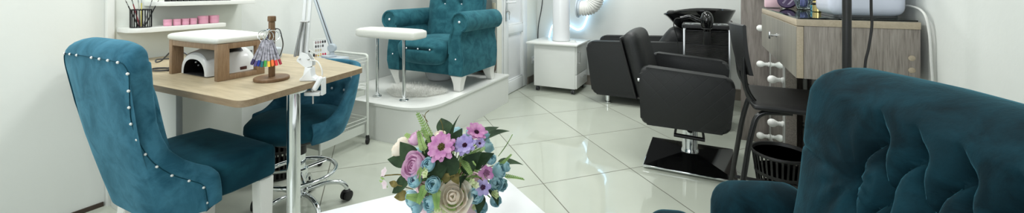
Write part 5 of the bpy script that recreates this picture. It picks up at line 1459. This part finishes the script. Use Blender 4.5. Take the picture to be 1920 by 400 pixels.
# white blossoms on a thin twig at the left
bw = B(); tube(bw, spline([(-.66, .86, .60), (-.70, .81, .645), (-.735, .79, .648), (-.757, .785, .642)], 5), .0016, 6); tw = obj('twig', bw, OL, t)
for p, n_ in (((-.751, .790, .652), (-.3, -.8, .5)), ((-.742, .783, .626), (-.2, -.9, .1))):
    p = V(p); n_, a, b_ = basis(n_); bm = B()
    for i in range(5):
        q = 2 * pi * i / 5; sheet(bm, p, a * cos(q) + b_ * sin(q) + n_ * .3, n_, .0135, .0065, .1, .1, 0)
    obj('blossom', bm, PW, tw, 80)
bm = B()
for p in ((-.762, .785, .632), (-.757, .79, .612), (-.77, .79, .62)):
    sheet(bm, V(p) + V((.012, .004, 0)), (-1, -.1, .3), (0, -.4, 1), .016, .003, .1)
obj('small_leaf', bm, LF, tw, 80)
# leaves
def leaf(p, L_, W_, d_=None, mat=LG, dr=.25):
    p = V(p); n_ = norm_at(p, .35); out = (p - FC); d_ = V(d_) if d_ else V((out.x, out.y, out.z * .6 + .01))
    d_.normalize(); bm = B(); base = p - d_ * L_ * .55 - n_ * .004
    sheet(bm, base, d_, n_, L_, W_, .08, dr, .22, 6, 9, shape=lambda v: max(.03, sin(pi * v ** .75) ** .9 * (1 - .25 * v)))
    o_ = obj('leaf', bm, mat, t, 80)
    bm = B(); tube(bm, [base - d_ * .03 - n_ * .015, base + d_ * L_ * .06], .0012, 5); obj('leaf_stalk', bm, OL, o_); return o_
for a in (((-.735, .815, .679), .075, .022, (-1, -.2, .15)), ((-.69, .80, .716), .07, .026, (-.6, -.1, .6)), ((-.72, .80, .618), .08, .024, (-.9, -.1, -.55)), ((-.557, .795, .694), .075, .030, (-.1, -.3, -1)), ((-.567, .85, .752), .06, .026, (.3, .1, .9)), ((-.515, .838, .708), .07, .024, (.6, .1, .7)),
          ((-.625, .815, .735), .06, .026, (-.2, -.1, .9)), ((-.50, .870, .705), .065, .022, (.8, .2, .6)), ((-.528, .815, .665), .055, .022, (.3, -.4, .4)), ((-.485, .905, .600), .06, .022, (.8, -.2, -.6)), ((-.58, .785, .69), .06, .026, (.2, -.5, -.8)), ((-.50, .85, .60), .055, .022, (.5, -.6, -.5)),
          ((-.70, .98, .73), .08, .028), ((-.58, 1.05, .71), .08, .028), ((-.52, .99, .73), .07, .026), ((-.77, .99, .64), .08, .026), ((-.66, 1.07, .62), .08, .026), ((-.50, 1.04, .63), .08, .026), ((-.62, .92, .76), .07, .028), ((-.58, .88, .735), .07, .03, (.4, -.4, .8)), ((-.65, .86, .73), .07, .03, (-.4, -.5, .8)), ((-.62, .82, .66), .07, .03, (0, -.7, .5)), ((-.56, .84, .64), .07, .03, (.4, -.7, .1)), ((-.66, .84, .64), .07, .03, (-.4, -.7, .1))):
    leaf(*a)
# ferns
def fern(p, d_, L_, mat=LF, n=11, lw=.016):
    p = V(p); d_ = V(d_).normalized(); n_ = norm_at(p); n_ = (n_ - d_ * n_.dot(d_)).normalized(); s_ = d_.cross(n_); bm = B(); base = p - d_ * L_ * .5
    pts = [base + d_ * L_ * k / 10 - n_ * (.10 * L_ * (k / 10) ** 2) for k in range(11)]; tube(bm, pts, .0011, 5)
    for i in range(n):
        u = .12 + .86 * i / n; c = base + d_ * L_ * u - n_ * (.10 * L_ * u * u)
        for q in (-1, 1): sheet(bm, c, s_ * q + d_ * .75, n_, lw * (1.1 - .7 * u), lw * .15, .1, .1, 0, 2, 3)
    return obj('fern_sprig', bm, mat, t, 80)
for a in (((-.665, .845, .768), (-.45, -.1, .8), .085), ((-.492, .982, .697), (.5, .3, .7), .07), ((-.468, .972, .622), (.9, .1, .1), .07), ((-.628, .82, .748), (-.3, -.1, .4), .07), ((-.618, .762, .683), (.4, -.3, .8), .05), ((-.575, .775, .633), (.3, -.4, -.5), .05), ((-.61, .765, .64), (-.2, -.4, -.8), .05), ((-.528, .83, .700), (.5, -.2, -.3), .06), ((-.545, .795, .60), (.3, -.5, -.7), .05), ((-.515, .86, .72), (.6, -.1, .5), .06), ((-.47, .93, .68), (.6, .1, .5), .05)): fern(*a)
for a in (((-.64, .80, .745), (-.2, -.2, .9), .06), ((-.69, .83, .735), (-.8, -.2, .5), .055), ((-.515, .845, .695), (.5, -.4, .5), .05), ((-.60, .775, .645), (.2, -.5, .3), .045), ((-.63, .765, .625), (-.4, -.5, .2), .045), ((-.50, .87, .66), (.6, -.5, .3), .045)): fern(*a)
for a in (((-.548, .80, .685), .03, .013, (.5, -.3, .2), OL), ((-.535, .80, .675), .028, .013, (.6, -.2, -.5), OL), ((-.56, .79, .675), .026, .012, (-.3, -.3, -.7), OL), ((-.705, .79, .60), .045, .014, (-.9, -.3, -.2), OL), ((-.73, .79, .628), .03, .009, (-1, -.1, .1), OL)): leaf(*a)
fern((-.565, .815, .69), (.3, -.2, .3), .045, OL, 6, .02); fern((-.545, .81, .70), (.8, -.1, .3), .035, OL, 5, .018)
for p in ((-.579, .783, .597), (-.503, .825, .659), (-.521, .855, .590), (-.600, .766, .688), (-.486, .888, .612), (-.561, .79, .597)):
    p = V(p); bm = B()
    for j in range(3):
        c = p + V((rb.uniform(-.009, .009), rb.uniform(-.005, .005), rb.uniform(-.009, .009))); n_, a, b_ = basis(norm_at(p) + V((rb.uniform(-.5, .5), rb.uniform(-.5, .1), rb.uniform(-.3, .5))))
        for i in range(5):
            q = 2 * pi * i / 5; sheet(bm, c, a * cos(q) + b_ * sin(q) + n_ * .9, n_, .012, .0042, .1, .05, 0, 2, 4)
    o_ = obj('filler_blossom', bm, GC, t, 80); stem(p, o_, .0012)
bm = B(); tube(bm, spline([(-.66, .87, .74), (-.672, .855, .79), (-.655, .85, .81)], 5), .001, 5); tube(bm, spline([(-.666, .86, .775), (-.68, .855, .795)], 4), .0009, 5)
tube(bm, spline([(-.60, .84, .75), (-.597, .83, .785), (-.604, .83, .80)], 5), .001, 5); obj('twig', bm, OL, t)
